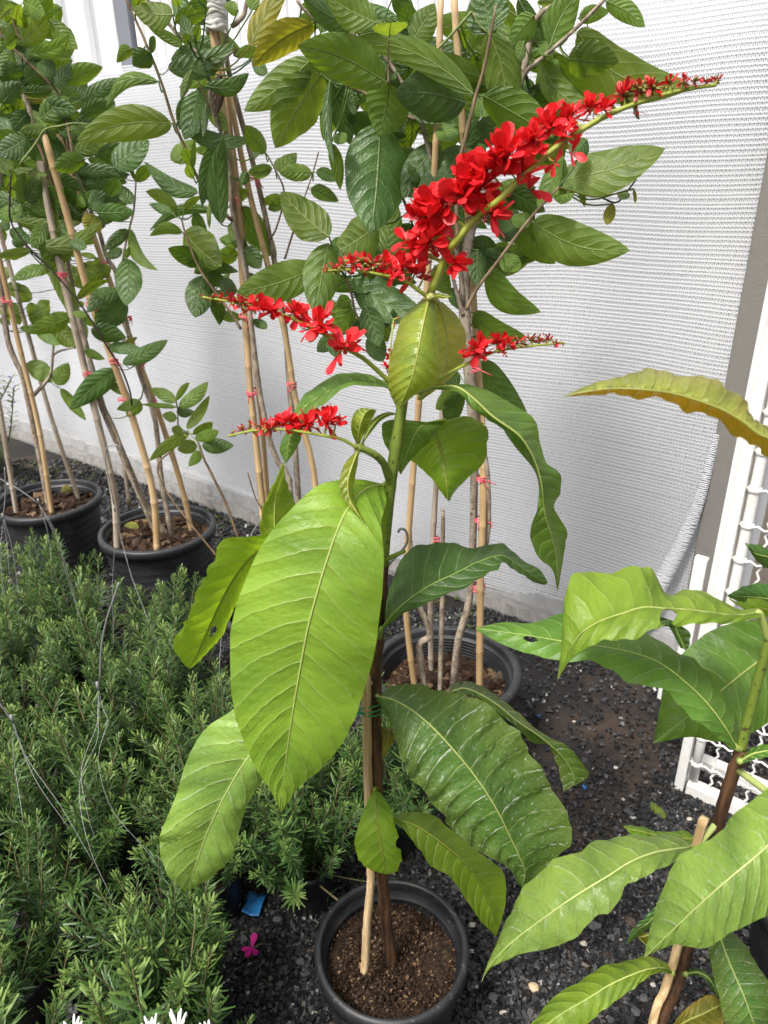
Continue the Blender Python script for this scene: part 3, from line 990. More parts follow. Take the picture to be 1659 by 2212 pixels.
def hero(parent, crop, st, mat, tm, da=0.0, db=0.0, pet=None, **kw):
    """traced blade. st: (ax,ay, mx,my, bx,by) per station; tm: depths along the midrib; da/db: depth of the edges relative to it"""
    k = len(st)
    tms = np.interp(np.linspace(0, 1, k), np.linspace(0, 1, len(tm)), tm) if len(tm) != k else tm
    def lst(d):
        return [d] * k if not hasattr(d, '__len__') else list(np.interp(np.linspace(0, 1, k), np.linspace(0, 1, len(d)), d))
    da, db = lst(da), lst(db)
    A, Mi, B = [], [], []
    for i, s in enumerate(st):
        A.append(P(*cv(crop, s[0], s[1]), tms[i] + da[i]))
        Mi.append(P(*cv(crop, s[2], s[3]), tms[i]))
        B.append(P(*cv(crop, s[4], s[5]), tms[i] + db[i]))
    b = MB()
    leaf_geom(b, A, Mi, B, seed=len(bpy.data.objects), **kw)
    if pet is not None:
        pts = [pet(0) if callable(pet) else pet[0]] + list(pet[1:]) + [Mi[0], Mi[0] + (Mi[1] - Mi[0]) * .15]
        path = catmull(pts, 10)
        b.tube(path, np.linspace(.0042, .0026, 11), 7, uvf=(0, 0.0))
    return b.build("leaf", LM[mat], parent)

def sleaf_pts(b0, b1, w, phi, arch, fold=.25, skew=.0):
    """simple blade between two points; returns stations"""
    b0, b1 = np.array(b0), np.array(b1)
    ax = b1 - b0
    L = np.linalg.norm(ax)
    t = ax / L
    view = nrm((b0 + b1) / 2 - np.array(CAM))
    side = nrm(np.cross(t, view))
    up = nrm(np.cross(side, t))
    sd = side * math.cos(phi) + up * math.sin(phi)
    nn = up * math.cos(phi) - side * math.sin(phi)
    hw = w / 2 / max(.35, math.cos(phi))
    A, Mi, B = [], [], []
    for u in (0, .05, .14, .26, .40, .55, .70, .83, .93, 1.0):
        f = (u ** .62) * ((1 - u) ** .86) / .367
        c = b0 + ax * u + side * arch * L * math.sin(math.pi * u) + nn * (-.10 * L * (u - .3) ** 2 * 2)
        A.append(c - sd * hw * f + nn * hw * f * fold)
        B.append(c + sd * hw * f + nn * hw * f * fold)
        Mi.append(c)
    return A, Mi, B

def sleaf(parent, crop, spec, y, rr, big=False):
    bx, by, tx, ty, w, mat = spec[:6]
    tx, ty = bx + (tx - bx) * 1.10, by + (ty - by) * 1.10
    x0, y0 = cv(crop, bx, by); x1, y1 = cv(crop, tx, ty)
    s = CROPS[crop][2]
    ya = y + rr.uniform(-.05, .05)
    yb = ya + rr.uniform(-.07, .07)
    p0, p1 = PY(x0, y0, ya), PY(x1, y1, yb)
    t = TY((x0 + x1) / 2, (y0 + y1) / 2, (ya + yb) / 2)
    arch = spec[6] if len(spec) > 6 else rr.uniform(-.05, .05)
    A, Mi, B = sleaf_pts(p0, p1, w * 1.06 * s * t / FPX, rr.uniform(-.42, .42), arch, rr.uniform(.03, .30))
    b = MB()
    leaf_geom(b, A, Mi, B, nu=16 if not big else 26, nv=4 if not big else 6, nveins=rr.randint(7, 9), quilt=.06, wave=rr.uniform(.03, .10), seed=rr.randint(0, 99999), bulge=rr.uniform(.05, .25), rib=.0012, curve=1.9, nwave=rr.uniform(1.5, 3.5))
    # leaf stalk to the nearest wood
    if parent.name in BRANCH:
        wood = np.vstack(BRANCH[parent.name])
        q0 = np.array(p0)
        k = int(np.argmin(np.linalg.norm(wood - q0, axis=1)))
        dist = np.linalg.norm(wood[k] - q0)
        if dist < .24:
            mid = (wood[k] + q0) / 2 + np.array([0, 0, -.10 * dist])
            b.tube(catmull([wood[k], mid, q0], 6), [.0016 if dist > .05 else .0012] * 7, 5, uvf=(0, .06) if dist > .05 else (0, 0.0))
    return b.build("leaf", LM[mat], parent)

# ------------------------------------------------------------------ stems, stakes, twine
BRANCH = {}
def px_tube(parent, name, pts, w, y, mat, crop='v', n=9, bump=.06, nodes=False, end=None, seed=0, smooth=26):
    """pts in picture coordinates at world distance y (number, or list of one per point); w in picture pixels"""
    ys = list(y) if hasattr(y, '__len__') else [y] * len(pts)
    ws = list(w) if hasattr(w, '__len__') else [w] * len(pts)
    P3 = [PY(*cv(crop, q[0], q[1]), yy) for q, yy in zip(pts, ys)]
    R = [ww * CROPS[crop][2] / 2 * TY(*cv(crop, q[0], q[1]), yy) / FPX for q, ww, yy in zip(pts, ws, ys)]
    if end is not None:
        P3.append(Vector(end)); R.append(R[-1])
    k = smooth
    path = catmull(P3, k)
    rad = np.interp(np.linspace(0, 1, k + 1), np.linspace(0, 1, len(R)), R)
    if nodes:
        # bamboo joints
        rs = random.Random(seed)
        Ls = np.concatenate([[0], np.cumsum(np.linalg.norm(np.diff(path, axis=0), axis=1))])
        tot = Ls[-1]
        q, pos = rs.uniform(.03, .12), []
        extra = []
        while q < tot:
            extra += [q - .006, q - .002, q + .002, q + .006]
            pos.append(q); q += rs.uniform(.13, .20)
        ss = np.array(sorted(set(list(Ls) + [e for e in extra if 0 < e < tot])))
        path = np.stack([np.interp(ss, Ls, path[:, i]) for i in range(3)], 1)
        rad = np.interp(ss, Ls, rad)
        for q in pos:
            rad = rad * (1 + .16 * np.exp(-((ss - q) / .0035) ** 2))
    if parent is not None and name in ('trunk', 'branch'):
        BRANCH.setdefault(parent.name, []).append(path)
    b = MB()
    b.tube(path, rad, n, bump=bump, seed=seed)
    return b.build(name, M[mat], parent) if parent is not None else b

def tie(parent, x, y, yw, w, mat='pink', tails=True, seed=0):
    """twine lashed round a stake: loops w pixels wide, with loose ends"""
    rs = random.Random(seed + int(x * 7 + y))
    c = PY(x, y, yw)
    r = w * .40 * TY(x, y, yw) / FPX
    b = MB()
    for k in range(3):
        dz = (k - 1) * .004 + rs.uniform(-.001, .001)
        tx, ty = rs.uniform(-.25, .25), rs.uniform(-.25, .25)
        ring = [(c.x + r * math.cos(a), c.y + r * .85 * math.sin(a), c.z + dz + r * (tx * math.cos(a) + ty * math.sin(a))) for a in np.linspace(0, 6.6, 22)]
        b.tube(ring, .0016, 5)
    if tails:
        for k in range(2):
            q = Vector((c.x + rs.uniform(-.3, 1) * r, c.y - r * .95, c.z))
            e = [q, q + Vector((rs.uniform(-.008, .016), -.004, rs.uniform(-.004, .006))), q + Vector((rs.uniform(-.012, .026), -.004, rs.uniform(-.03, -.008)))]
            b.tube(catmull(e, 6), .0013, 5)
    return b.build("twine", M[mat], parent)

# ------------------------------------------------------------------ flowers
PET = random.Random(55)
def petal(b, base, d, up, L, W, cup, mi=0, nseg=4):
    d = nrm(d); s = nrm(np.cross(d, up)); n = np.cross(s, d)
    vs = []
    us = [0, .22, .48, .72, .90, 1.0] if nseg >= 4 else [0, .3, .7, 1.0]
    nseg = len(us) - 1
    for u in us:
        w = W * 1.1 * max(.10, (u ** .75) * math.sqrt(max(0, 1 - u ** 5)) * 1.15)
        c = base + d * L * u + n * (cup * L * u * u)
        for k in (-1, 0, 1):
            vs.append(c + s * k * w / 2 + n * (abs(k) * w * .10))
    fs = [(i * 3 + k, i * 3 + k + 1, i * 3 + k + 4, i * 3 + k + 3) for i in range(nseg) for k in (0, 1)]
    tone = PET.random()
    b.add(vs, fs, uv=[(u, k * .5) for u in us for k in (-1, 0, 1)], uv2=[(tone, 0)] * len(vs), mi=mi)

def flower(parent, x, y, l, n, t, rr, kind, spread=None, axisdir=None):
    """one cluster of a spike: l petal length in pixels"""
    c = np.array(P(x, y, t))
    sc = t / FPX
    L = l * sc
    spread = (spread if spread is not None else l * .55) * sc
    vd = nrm(c - np.array(CAM))
    up = np.array([0, 0, 1.0])
    out = nrm(-vd * .55 + up * .6)
    if axisdir is not None and np.linalg.norm(axisdir) > .004:
        out = nrm(nrm(axisdir) * .55 + up * .35 - vd * .45)
    b = MB()
    mred = 0
    for k in range(n):
        # bigger petals below and outside, small ones in the crown
        r = np.array([rr.gauss(0, 1) for _ in range(3)])
        d = nrm(nrm(r) + out * (.5 if kind != 'bud' else .25))
        base = c + nrm(np.array([rr.gauss(0, 1) for _ in range(3)])) * spread * rr.uniform(.05, .55 if n > 9 else .12)
        base = base + d * spread * .15
        ll = L * rr.choice((.45, .6, .75, 1.0, 1.0)) * rr.uniform(.85, 1.12)
        wd = ll * (rr.uniform(.44, .60) if kind == 'open' else rr.uniform(.30, .42))
        tw = nrm(out + .5 * np.array([rr.gauss(0, 1) for _ in range(3)]))
        if abs(np.dot(tw, d)) > .93:
            tw = up
        petal(b, base, d, tw, ll, wd, rr.uniform(-.22, .30), mi=0 if kind == 'open' or rr.random() < .55 else 1)
    # stamens and green calyx bits
    for k in range(max(3, n // 4)):
        d = nrm(out + .8 * np.array([rr.gauss(0, 1) for _ in range(3)]))
        q = c + np.array([rr.gauss(0, 1) for _ in range(3)]) * spread * .22
        b.tube([q, q + d * L * .22, q + d * L * .30], [L * .020, L * .03, L * .012], 4, mi=2)
    if kind != 'open':
        for k in range(n // 3):
            d = nrm(np.array([rr.gauss(0, 1) for _ in range(3)]) + out * .3)
            q = c + d * spread * .4
            b.tube([q, q + d * L * .35, q + d * L * .6], [L * .10, L * .14, L * .04], 5, mi=3)
    mats = [M['petal'], M['petaldull'], M['anther'], M['budgreen']] if kind == 'open' else [M['petal'] if kind == 'half' else M['petaldull'], M['petaldull'], M['anther'], M['budgreen']]
    return b.build("flower" if kind == 'open' else "flower_bud", mats, parent)

def spike(plant, axis, w, ts, clusters, seed):
    """axis in picture pixels with depths ts; clusters (x, y, petal length, petals, kind)"""
    rr = random.Random(seed)
    k = len(axis)
    tt = np.interp(np.linspace(0, 1, k), np.linspace(0, 1, len(ts)), ts)
    pts = [P(x, y, t) for (x, y), t in zip(axis, tt)]
    n = 40
    path = catmull(pts, n)
    b = MB()
    rad = np.linspace(w[0], w[1], n + 1) / 2 * np.mean(tt) / FPX
    b.tube(path, rad, 8, bump=.03, seed=seed)
    ax = np.array(axis, float)
    # short stalks that carry the clusters
    cl = []
    for (x, y, l, m, kind) in clusters:
        seg = np.interp(np.linspace(0, 1, 200), np.linspace(0, 1, k), ax[:, 0]), np.interp(np.linspace(0, 1, 200), np.linspace(0, 1, k), ax[:, 1])
        i = int(np.argmin((seg[0] - x) ** 2 + (seg[1] - y) ** 2))
        t = float(np.interp(i / 199, np.linspace(0, 1, k), tt))
        a = path[min(n, int(round(i / 199 * n)))]
        dt = rr.uniform(-.008, .010)
        e = np.array(P(x, y, t + dt))
        b.tube([a, (a + e) / 2 + np.array([0, 0, -.001]), e], [.0016, .0013, .001], 5)
        cl.append((x, y, l, m, t + dt, kind, e - a))
    sp = b.build("flower_spike", M['spikestem'], plant)
    for (x, y, l, m, t, kind, off) in cl:
        flower(sp, x, y, l * (1.10 if kind == 'open' else 1.3), int(m * 1.7) if m > 9 else m, t, rr, kind, spread=l * (.66 if m > 9 else .4), axisdir=off)
    return sp
# ------------------------------------------------------------------ the red flowering plant
YM = POTM.y
soilz = .19
mp = thing("red_flowering_plant", (POTM.x, POTM.y, soilz), "tall leafy plant carrying bright red flower spikes", "plant")
b = MB()
low = [Vector((POTM.x + .001, POTM.y, soilz - .02))] + [PY(x, y, YM) for x, y in ((832, 1960), (822, 1850), (815, 1700), (811, 1560), (812, 1440), (818, 1330), (826, 1220))]
path = catmull(low, 40)
rad = np.interp(np.linspace(0, 1, 41), [0, .1, .5, 1], [.0112, .0098, .0090, .0088])
for q in (6, 14, 19, 25, 31, 37):
    rad[q] *= 1.18
b.tube(path, rad, 12, bump=.07, seed=2)
b.build("lower_stem", M['brownstem'], mp)
b = MB()
up = [PY(826, 1222, YM), PY(834, 1130, YM), PY(843, 1050, YM), PY(853, 980, YM), PY(862, 920, YM + .003), PY(872, 860, YM + .006), PY(890, 790, YM + .012), PY(915, 700, YM + .02), PY(928, 640, YM + .02)]
path = catmull(up, 40)
rad = np.interp(np.linspace(0, 1, 41), [0, .28, .5, .6, 1], [.0080, .0076, .0074, .0064, .0046])
rad[16] *= 1.12; rad[17] *= 1.16
b.tube(path, rad, 12, bump=.03, seed=3)
# side shoot
sh = [PY(845, 1050, YM), PY(836, 1020, YM - .01), PY(828, 1000, YM - .02), PY(812, 984, YM - .03), PY(790, 972, YM - .035), PY(772, 968, YM - .04)]
b.tube(catmull(sh, 14), np.linspace(.0055, .0040, 15), 8)
b.tube([PY(826, 1215, YM), PY(845, 1203, YM - .01), PY(868, 1193, YM - .012), PY(876, 1190, YM - .012)], [.004, .003, .003, .002], 7)
b.build("upper_stem", M['greenstem'], mp)

tA = lambda x, y: TY(x, y, YM)
def att(x, y): return [PY(x, y, YM)]

# broad lime leaf in front
hero(mp, 'v', [(828, 1046, 832, 1046, 834, 1052), (770, 1036, 790, 1056, 833, 1088), (690, 1048, 752, 1098, 823, 1130), (620, 1110, 727, 1150, 829, 1195), (565, 1180, 703, 1220, 827, 1270), (528, 1260, 681, 1295, 818, 1345), (503, 1345, 664, 1362, 811, 1400), (497, 1430, 652, 1425, 795, 1462), (505, 1520, 640, 1492, 770, 1540), (524, 1590, 629, 1560, 736, 1608), (552, 1655, 619, 1632, 695, 1658), (585, 1708, 611, 1698, 645, 1700), (608, 1756, 608, 1756, 608, 1756)],
     'lime', [.945, .91, .875, .865, .865, .87, .88, .895, .91, .925, .945, .965, .985], [.0, .0, .01, .02, .025, .02, .015, .01, 0], [.0, .0, .0, .012, .02, .02, .02, .01, 0], pet=att(846, 1044), nu=60, nv=9, nveins=17, quilt=.085, wave=.03, bulge=.10, rib=.0015, curve=1.3)
# pale leaf hanging lower left
hero(mp, 'v', [(690, 1500, 700, 1510, 700, 1530), (560, 1500, 640, 1545, 680, 1590), (495, 1538, 585, 1585, 640, 1640), (440, 1578, 545, 1625, 590, 1665), (403, 1645, 512, 1672, 564, 1690), (380, 1720, 482, 1725, 535, 1735), (350, 1790, 458, 1775, 518, 1790), (345, 1830, 438, 1825, 500, 1848), (362, 1885, 420, 1878, 470, 1882), (388, 1914, 409, 1910, 428, 1910), (403, 1926, 404, 1926, 405, 1925)],
     'pale', [1.02, 1.0, .99, .99, 1.0, 1.01, 1.025, 1.045, 1.065, 1.085, 1.10], .01, .015, pet=att(812, 1470), nu=56, nv=9, nveins=12, quilt=.12, wave=.06, rib=.0014, curve=1.2)
# olive leaf seen from below, ragged, left
hero(mp, 'v', [(600, 1150, 605, 1160, 610, 1175), (540, 1158, 572, 1180, 590, 1190), (485, 1162, 540, 1205, 562, 1215), (450, 1220, 512, 1240, 542, 1248), (425, 1275, 490, 1275, 522, 1283), (408, 1322, 470, 1315, 497, 1335), (384, 1356, 450, 1360, 478, 1375), (373, 1395, 430, 1405, 452, 1405), (392, 1428, 412, 1438, 425, 1432), (408, 1444, 409, 1445, 410, 1445)],
     'olive', [.97, .98, .99, 1.0, 1.01, 1.02, 1.035, 1.05, 1.065, 1.075], [-.03, -.035, -.03, 0], [.02, .03, .03, 0], pet=att(836, 1130), nu=48, nv=8, nveins=12, quilt=.05, wave=.03, jag=.09, holes=((.66, .25, .018, .16),), rib=.0016)
# crinkled leaf behind, tip up
hero(mp, 'v', [(640, 1190, 650, 1200, 660, 1210), (590, 1175, 612, 1180, 640, 1180), (563, 1150, 595, 1145, 640, 1130), (566, 1110, 593, 1100, 637, 1083), (578, 1075, 597, 1060, 622, 1048), (596, 1040, 606, 1030, 616, 1020), (613, 1003, 614, 1001, 615, 1000)],
     'lime', [.99, .985, .98, .97, .965, .96, .96], -.01, .02, pet=att(838, 1110), nu=34, nv=7, nveins=9, quilt=.12, wave=.06)
# arching leaf to the left at the top whorl
hero(mp, 'v', [(835, 830, 838, 834, 838, 838), (800, 812, 802, 832, 800, 834), (760, 806, 762, 830, 756, 836), (712, 818, 718, 842, 708, 866), (670, 845, 676, 866, 672, 894), (644, 880, 648, 892, 656, 916), (622, 930, 630, 935, 650, 925), (604, 968, 622, 965, 650, 950), (612, 990, 620, 985, 636, 976), (617, 1002, 617, 1002, 618, 1001)],
     'mid', [.90, .89, .885, .88, .88, .88, .885, .89, .895, .9], [.05, .06, .06, .05, .03, 0], [-.02, -.03, -.03, -.02, -.01, 0], pet=att(868, 845), nu=44, nv=7, nveins=14, quilt=.04, wave=.03)
# long twisted leaf to the right at the top whorl
hero(mp, 'd6', [(0, 398, 0, 406, 0, 414), (110, 388, 120, 405, 130, 428), (240, 402, 205, 462, 195, 498), (400, 492, 300, 550, 262, 548), (520, 575, 420, 635, 345, 605), (530, 640, 478, 710, 432, 722), (560, 770, 520, 800, 498, 805), (638, 840, 545, 900, 528, 882), (635, 920, 552, 985, 528, 975), (606, 1000, 566, 1060, 500, 1062), (668, 1105, 592, 1145, 491, 1135), (664, 1160, 610, 1225, 525, 1245), (648, 1270, 618, 1320, 598, 1310), (622, 1416, 622, 1417, 621, 1418)],
     'mid', [.90, .89, .885, .885, .89, .90, .915, .93, .95, .965, .985, 1.005, 1.03, 1.06], [.02, .05, .06, .05, .03, .02, .03, .03, .0], [-.01, -.02, .02, .04, .04, .0, -.02, -.02, 0], pet=[PY(885, 850, YM)], nu=64, nv=7, nveins=20, quilt=.05, wave=.05, rib=.0018, nwave=5)
# dark leaf behind the stem
hero(mp, 'd5', [(1385, 1035, 1390, 1040, 1395, 1050), (1250, 1055, 1330, 1050, 1390, 1075), (1130, 1040, 1265, 1070, 1375, 1090), (1045, 1062, 1225, 1115, 1330, 1130), (1048, 1150, 1190, 1190, 1250, 1205), (1090, 1235, 1165, 1260, 1195, 1265), (1140, 1335, 1142, 1336, 1144, 1335)],
     'mid', [1.0, .98, .965, .955, .95, .95, .96], [-.02, -.02, 0], .02, nu=34, nv=7, nveins=9, quilt=.05, wave=.02)
# leaf folded over, underside showing
hero(mp, 'd5', [(1200, 1268, 1340, 1120, 1395, 1045), (1215, 1275, 1345, 1145, 1500, 1022), (1235, 1290, 1358, 1190, 1590, 1058), (1265, 1320, 1370, 1240, 1624, 1120), (1300, 1350, 1382, 1300, 1600, 1268), (1345, 1410, 1392, 1375, 1510, 1358), (1385, 1465, 1398, 1435, 1440, 1430), (1402, 1482, 1402, 1483, 1403, 1482)],
     'olive', [.97, .965, .96, .955, .95, .945, .945, .945], .02, .03, nu=40, nv=8, nveins=10, quilt=.05, wave=.03, jag=.02, holes=())
# dark leaf rising to the right, tip folded down
hero(mp, 'v', [(822, 1358, 823, 1360, 826, 1358), (838, 1280, 850, 1325, 872, 1322), (862, 1215, 890, 1290, 925, 1300), (905, 1176, 930, 1264, 980, 1278), (960, 1170, 985, 1238, 1028, 1252), (1010, 1182, 1030, 1215, 1072, 1232), (1070, 1172, 1078, 1200, 1084, 1212), (1108, 1190, 1105, 1210, 1104, 1226), (1140, 1216, 1135, 1232, 1128, 1240), (1166, 1230, 1160, 1250, 1150, 1256), (1184, 1258, 1180, 1262, 1176, 1264)],
     'deep', [1.0, .995, 1.0, 1.01, 1.02, 1.03, 1.04, 1.05, 1.06, 1.075, 1.09], [.05, .08, .08, .06, .03, 0], [-.01, -.02, -.02, 0], pet=att(818, 1380), nu=52, nv=8, nveins=15, quilt=.04, wave=.05, rib=.0014)
# dusty puckered leaf, lower right
hero(mp, 'v', [(812, 1500, 812, 1503, 813, 1510), (850, 1478, 850, 1512, 835, 1545), (905, 1476, 892, 1536, 850, 1582), (965, 1492, 935, 1572, 868, 1628), (1030, 1505, 978, 1618, 888, 1672), (1085, 1545, 1018, 1666, 922, 1714), (1128, 1588, 1052, 1714, 952, 1752), (1165, 1650, 1080, 1762, 985, 1798), (1200, 1710, 1102, 1808, 1030, 1838), (1234, 1775, 1122, 1850, 1075, 1862), (1232, 1828, 1134, 1882, 1105, 1884), (1165, 1890, 1130, 1908, 1118, 1908), (1128, 1918, 1128, 1918, 1128, 1918)],
     'dusty', [1.08, 1.06, 1.045, 1.035, 1.03, 1.03, 1.03, 1.035, 1.045, 1.055, 1.07, 1.085, 1.10], [.03, .06, .07, .07, .05, .02, 0], [-.01, -.02, -.02, -.01, 0], pet=att(811, 1540), nu=72, nv=10, nveins=17, quilt=.15, wave=.06, rib=.0018, curve=1.1, nwave=9)
# leaf behind it with its tip turned down
hero(mp, 'd4', [(700, 760, 720, 790, 740, 820), (775, 722, 800, 770, 850, 810), (860, 735, 900, 810, 970, 880), (980, 800, 1010, 880, 1070, 965), (1100, 895, 1110, 965, 1150, 1035), (1220, 1005, 1215, 1035, 1200, 1090), (1315, 1068, 1285, 1088, 1250, 1102), (1405, 1108, 1370, 1165, 1300, 1110), (1492, 1205, 1430, 1250, 1335, 1200), (1535, 1290, 1450, 1325, 1365, 1300), (1440, 1356, 1410, 1372, 1385, 1390)],
     'dusty', [1.12, 1.13, 1.14, 1.15, 1.165, 1.18, 1.19, 1.20, 1.205, 1.21, 1.215], [.05, .06, .05, .01, -.02, 0], [-.01, .0, .02, .02, 0], nu=50, nv=7, nveins=15, quilt=.07, wave=.03, jag=.04)
# small olive leaf, bitten edge, over the pot
hero(mp, 'e5', [(866, 108, 867, 110, 870, 110), (822, 195, 872, 180, 925, 165), (785, 275, 878, 250, 972, 255), (758, 365, 888, 330, 992, 340), (748, 440, 900, 410, 1018, 420), (772, 530, 915, 490, 1026, 500), (832, 586, 928, 560, 1030, 580), (900, 608, 940, 602, 975, 612), (940, 616, 940, 617, 942, 616)],
     'olive', [1.14, 1.125, 1.12, 1.12, 1.125, 1.135, 1.15, 1.16, 1.165], .01, .01, pet=att(817, 1700), nu=40, nv=8, nveins=10, quilt=.08, wave=.04, jag=.03, holes=((.52, 1.05, .05, .28), (.74, 1.05, .06, .26)))
# dark narrow leaf going down right
hero(mp, 'e5', [(900, 235, 905, 245, 905, 255), (985, 258, 990, 288, 992, 305), (1100, 244, 1100, 325, 1060, 375), (1215, 268, 1200, 385, 1130, 460), (1320, 345, 1300, 460, 1195, 562), (1430, 445, 1385, 535, 1290, 612), (1540, 525, 1455, 610, 1370, 705), (1630, 605, 1510, 705, 1440, 810), (1652, 735, 1555, 815, 1495, 895), (1632, 860, 1578, 900, 1550, 950), (1590, 985, 1588, 990, 1585, 988)],
     'olive', [1.18, 1.17, 1.165, 1.165, 1.17, 1.18, 1.195, 1.21, 1.225, 1.24, 1.26], [.03, .05, .05, .02, 0], [-.01, -.02, -.01, 0], pet=att(816, 1745), nu=50, nv=8, nveins=16, quilt=.07, wave=.04)
# pair of young leaves under the top spike
hero(mp, 'v', [(905, 655, 925, 650, 940, 656), (868, 690, 917, 685, 944, 700), (853, 735, 908, 730, 946, 750), (842, 785, 900, 775, 950, 795), (838, 825, 890, 815, 940, 830), (846, 858, 876, 850, 900, 850), (860, 882, 862, 882, 864, 882)],
     'young', [.855, .84, .835, .835, .84, .85, .865], .03, .02, pet=[PY(928, 640, YM)], nu=44, nv=8, nveins=11, quilt=.07, wave=.03, rib=.0018, bulge=.3)
hero(mp, 'v', [(930, 660, 945, 652, 956, 652), (925, 690, 958, 688, 990, 686), (925, 730, 966, 735, 1006, 728), (920, 780, 962, 782, 1000, 782), (912, 822, 945, 826, 968, 822), (900, 862, 906, 864, 912, 862)],
     'youngpale', [.885, .90, .91, .915, .915, .92], .01, .02, pet=[PY(930, 640, YM)], nu=36, nv=7, nveins=11, quilt=.06, wave=.03)
hero(mp, 'd5', [(1300, 378, 1300, 383, 1305, 390), (1340, 352, 1345, 366, 1345, 380), (1385, 360, 1385, 372, 1380, 382), (1420, 366, 1420, 368, 1421, 370)], 'young', [.855, .84, .83, .83], .0, .01, nu=14, nv=3, nveins=4, quilt=.02, wave=.02, rib=.001)
# young leaves on the side shoot
hero(mp, 'd5', [(905, 1175, 912, 1178, 922, 1172), (878, 1110, 918, 1110, 950, 1110), (878, 1040, 930, 1050, 975, 1060), (905, 988, 950, 1005, 995, 1030), (950, 976, 980, 985, 1003, 1010), (1012, 990, 1012, 991, 1013, 992)], 'young', [.90, .88, .87, .87, .875, .885], 0, .01, pet=[PY(772, 968, YM - .04)], nu=28, nv=6, nveins=8, quilt=.07, wave=.02)
hero(mp, 'd5', [(930, 1178, 932, 1180, 936, 1178), (945, 1125, 955, 1130, 965, 1135), (965, 1075, 985, 1080, 1000, 1088), (1005, 1028, 1025, 1035, 1035, 1048), (1070, 1000, 1075, 1010, 1080, 1022), (1122, 1008, 1122, 1010, 1122, 1012)], 'lime', [.90, .90, .90, .905, .91, .92], 0, .01, pet=[PY(772, 968, YM - .04)], nu=26, nv=5, nveins=8, quilt=.05, wave=.02)
hero(mp, 'v', [(768, 976, 772, 976, 775, 978), (745, 1000, 762, 1002, 772, 1005), (733, 1035, 752, 1035, 766, 1035), (735, 1065, 752, 1065, 763, 1058), (746, 1085, 758, 1085, 768, 1085), (770, 1110, 773, 1110, 777, 1108), (787, 1130, 787, 1130, 788, 1130)], 'young', [.88, .87, .865, .865, .865, .86, .86], 0, .012, pet=[PY(772, 968, YM - .04)], nu=30, nv=5, nveins=9, quilt=.06, wave=.05)
# small yellowing leaf behind the stem
hero(mp, 'v', [(818, 1590, 820, 1592, 822, 1590), (822, 1570, 840, 1575, 852, 1580), (818, 1620, 834, 1615, 850, 1600), (820, 1640, 826, 1640, 836, 1625), (820, 1662, 820, 1662, 821, 1660)], 'ty', [1.13, 1.13, 1.13, 1.135, 1.14], 0, .01, nu=18, nv=4, nveins=6, pet=att(815, 1640))

O, H, Bd = 'open', 'half', 'bud'
spike(mp, [(928, 640), (960, 560), (990, 515), (1040, 460), (1075, 435), (1120, 390), (1180, 335), (1250, 285), (1310, 250), (1370, 225), (1440, 203), (1500, 190), (1545, 184)], (19, 7), [.86, .83, .80, .78, .76, .745, .735], [
    (925, 520, 42, 26, O), (905, 545, 36, 14, O), (880, 520, 40, 8, O), (978, 566, 36, 12, O), (952, 450, 54, 46, O), (915, 470, 50, 14, O), (1055, 460, 46, 22, O), (1022, 402, 54, 42, O), (1000, 430, 50, 20, O),
    (1092, 340, 50, 40, O), (1060, 372, 48, 18, O), (1130, 372, 44, 16, O), (1142, 410, 50, 4, O), (1154, 304, 40, 36, O), (1196, 351, 30, 7, O), (1193, 270, 36, 32, O), (1222, 292, 30, 14, O), (1234, 253, 31, 30, O), (1276, 232, 29, 26, O), (1235, 330, 30, 5, O), (1305, 234, 25, 16, O),
    (1348, 207, 25, 22, H), (1371, 241, 20, 8, H), (1385, 195, 23, 20, H), (1410, 188, 21, 18, H), (1445, 183, 16, 14, H), (1475, 178, 14, 12, H), (1500, 177, 13, 12, Bd), (1525, 180, 12, 12, Bd), (1547, 175, 12, 12, Bd)], 1)
spike(mp, [(925, 642), (905, 628), (870, 605), (820, 593), (760, 583), (704, 585)], (10, 4), [.855, .84, .825, .82], [
    (896, 592, 42, 20, O), (915, 600, 40, 5, O), (870, 576, 30, 20, O), (850, 590, 26, 12, O), (837, 572, 25, 18, O), (807, 572, 22, 16, H), (784, 572, 19, 15, H), (761, 569, 18, 15, H), (741, 576, 17, 14, H), (721, 582, 13, 12, Bd), (705, 583, 9, 10, Bd)], 2)
spike(mp, [(845, 828), (790, 778), (755, 757), (700, 722), (640, 692), (580, 670), (520, 656), (440, 642)], (11, 4), [.895, .86, .84, .83, .825], [
    (749, 750, 44, 15, O), (728, 765, 46, 3, O), (692, 702, 40, 26, O), (665, 712, 38, 4, O), (636, 680, 34, 26, O), (583, 672, 29, 24, O), (560, 668, 24, 12, O), (546, 660, 22, 16, H), (523, 656, 18, 14, H), (503, 652, 16, 14, H), (479, 648, 12, 12, H), (460, 644, 10, 10, Bd), (439, 642, 7, 8, Bd)], 3)
spike(mp, [(905, 850), (932, 827), (968, 807), (1011, 785), (1073, 759), (1143, 748), (1219, 741)], (10, 4), [.90, .90, .91, .92, .925], [
    (1035, 759, 31, 24, O), (1020, 752, 26, 8, O), (1073, 741, 25, 18, O), (1090, 765, 16, 5, O), (1098, 742, 20, 10, O), (1121, 741, 18, 12, H), (1147, 737, 15, 12, H), (1165, 737, 13, 10, H), (1182, 737, 12, 10, H), (1200, 740, 10, 10, H), (1215, 741, 7, 8, Bd)], 4)
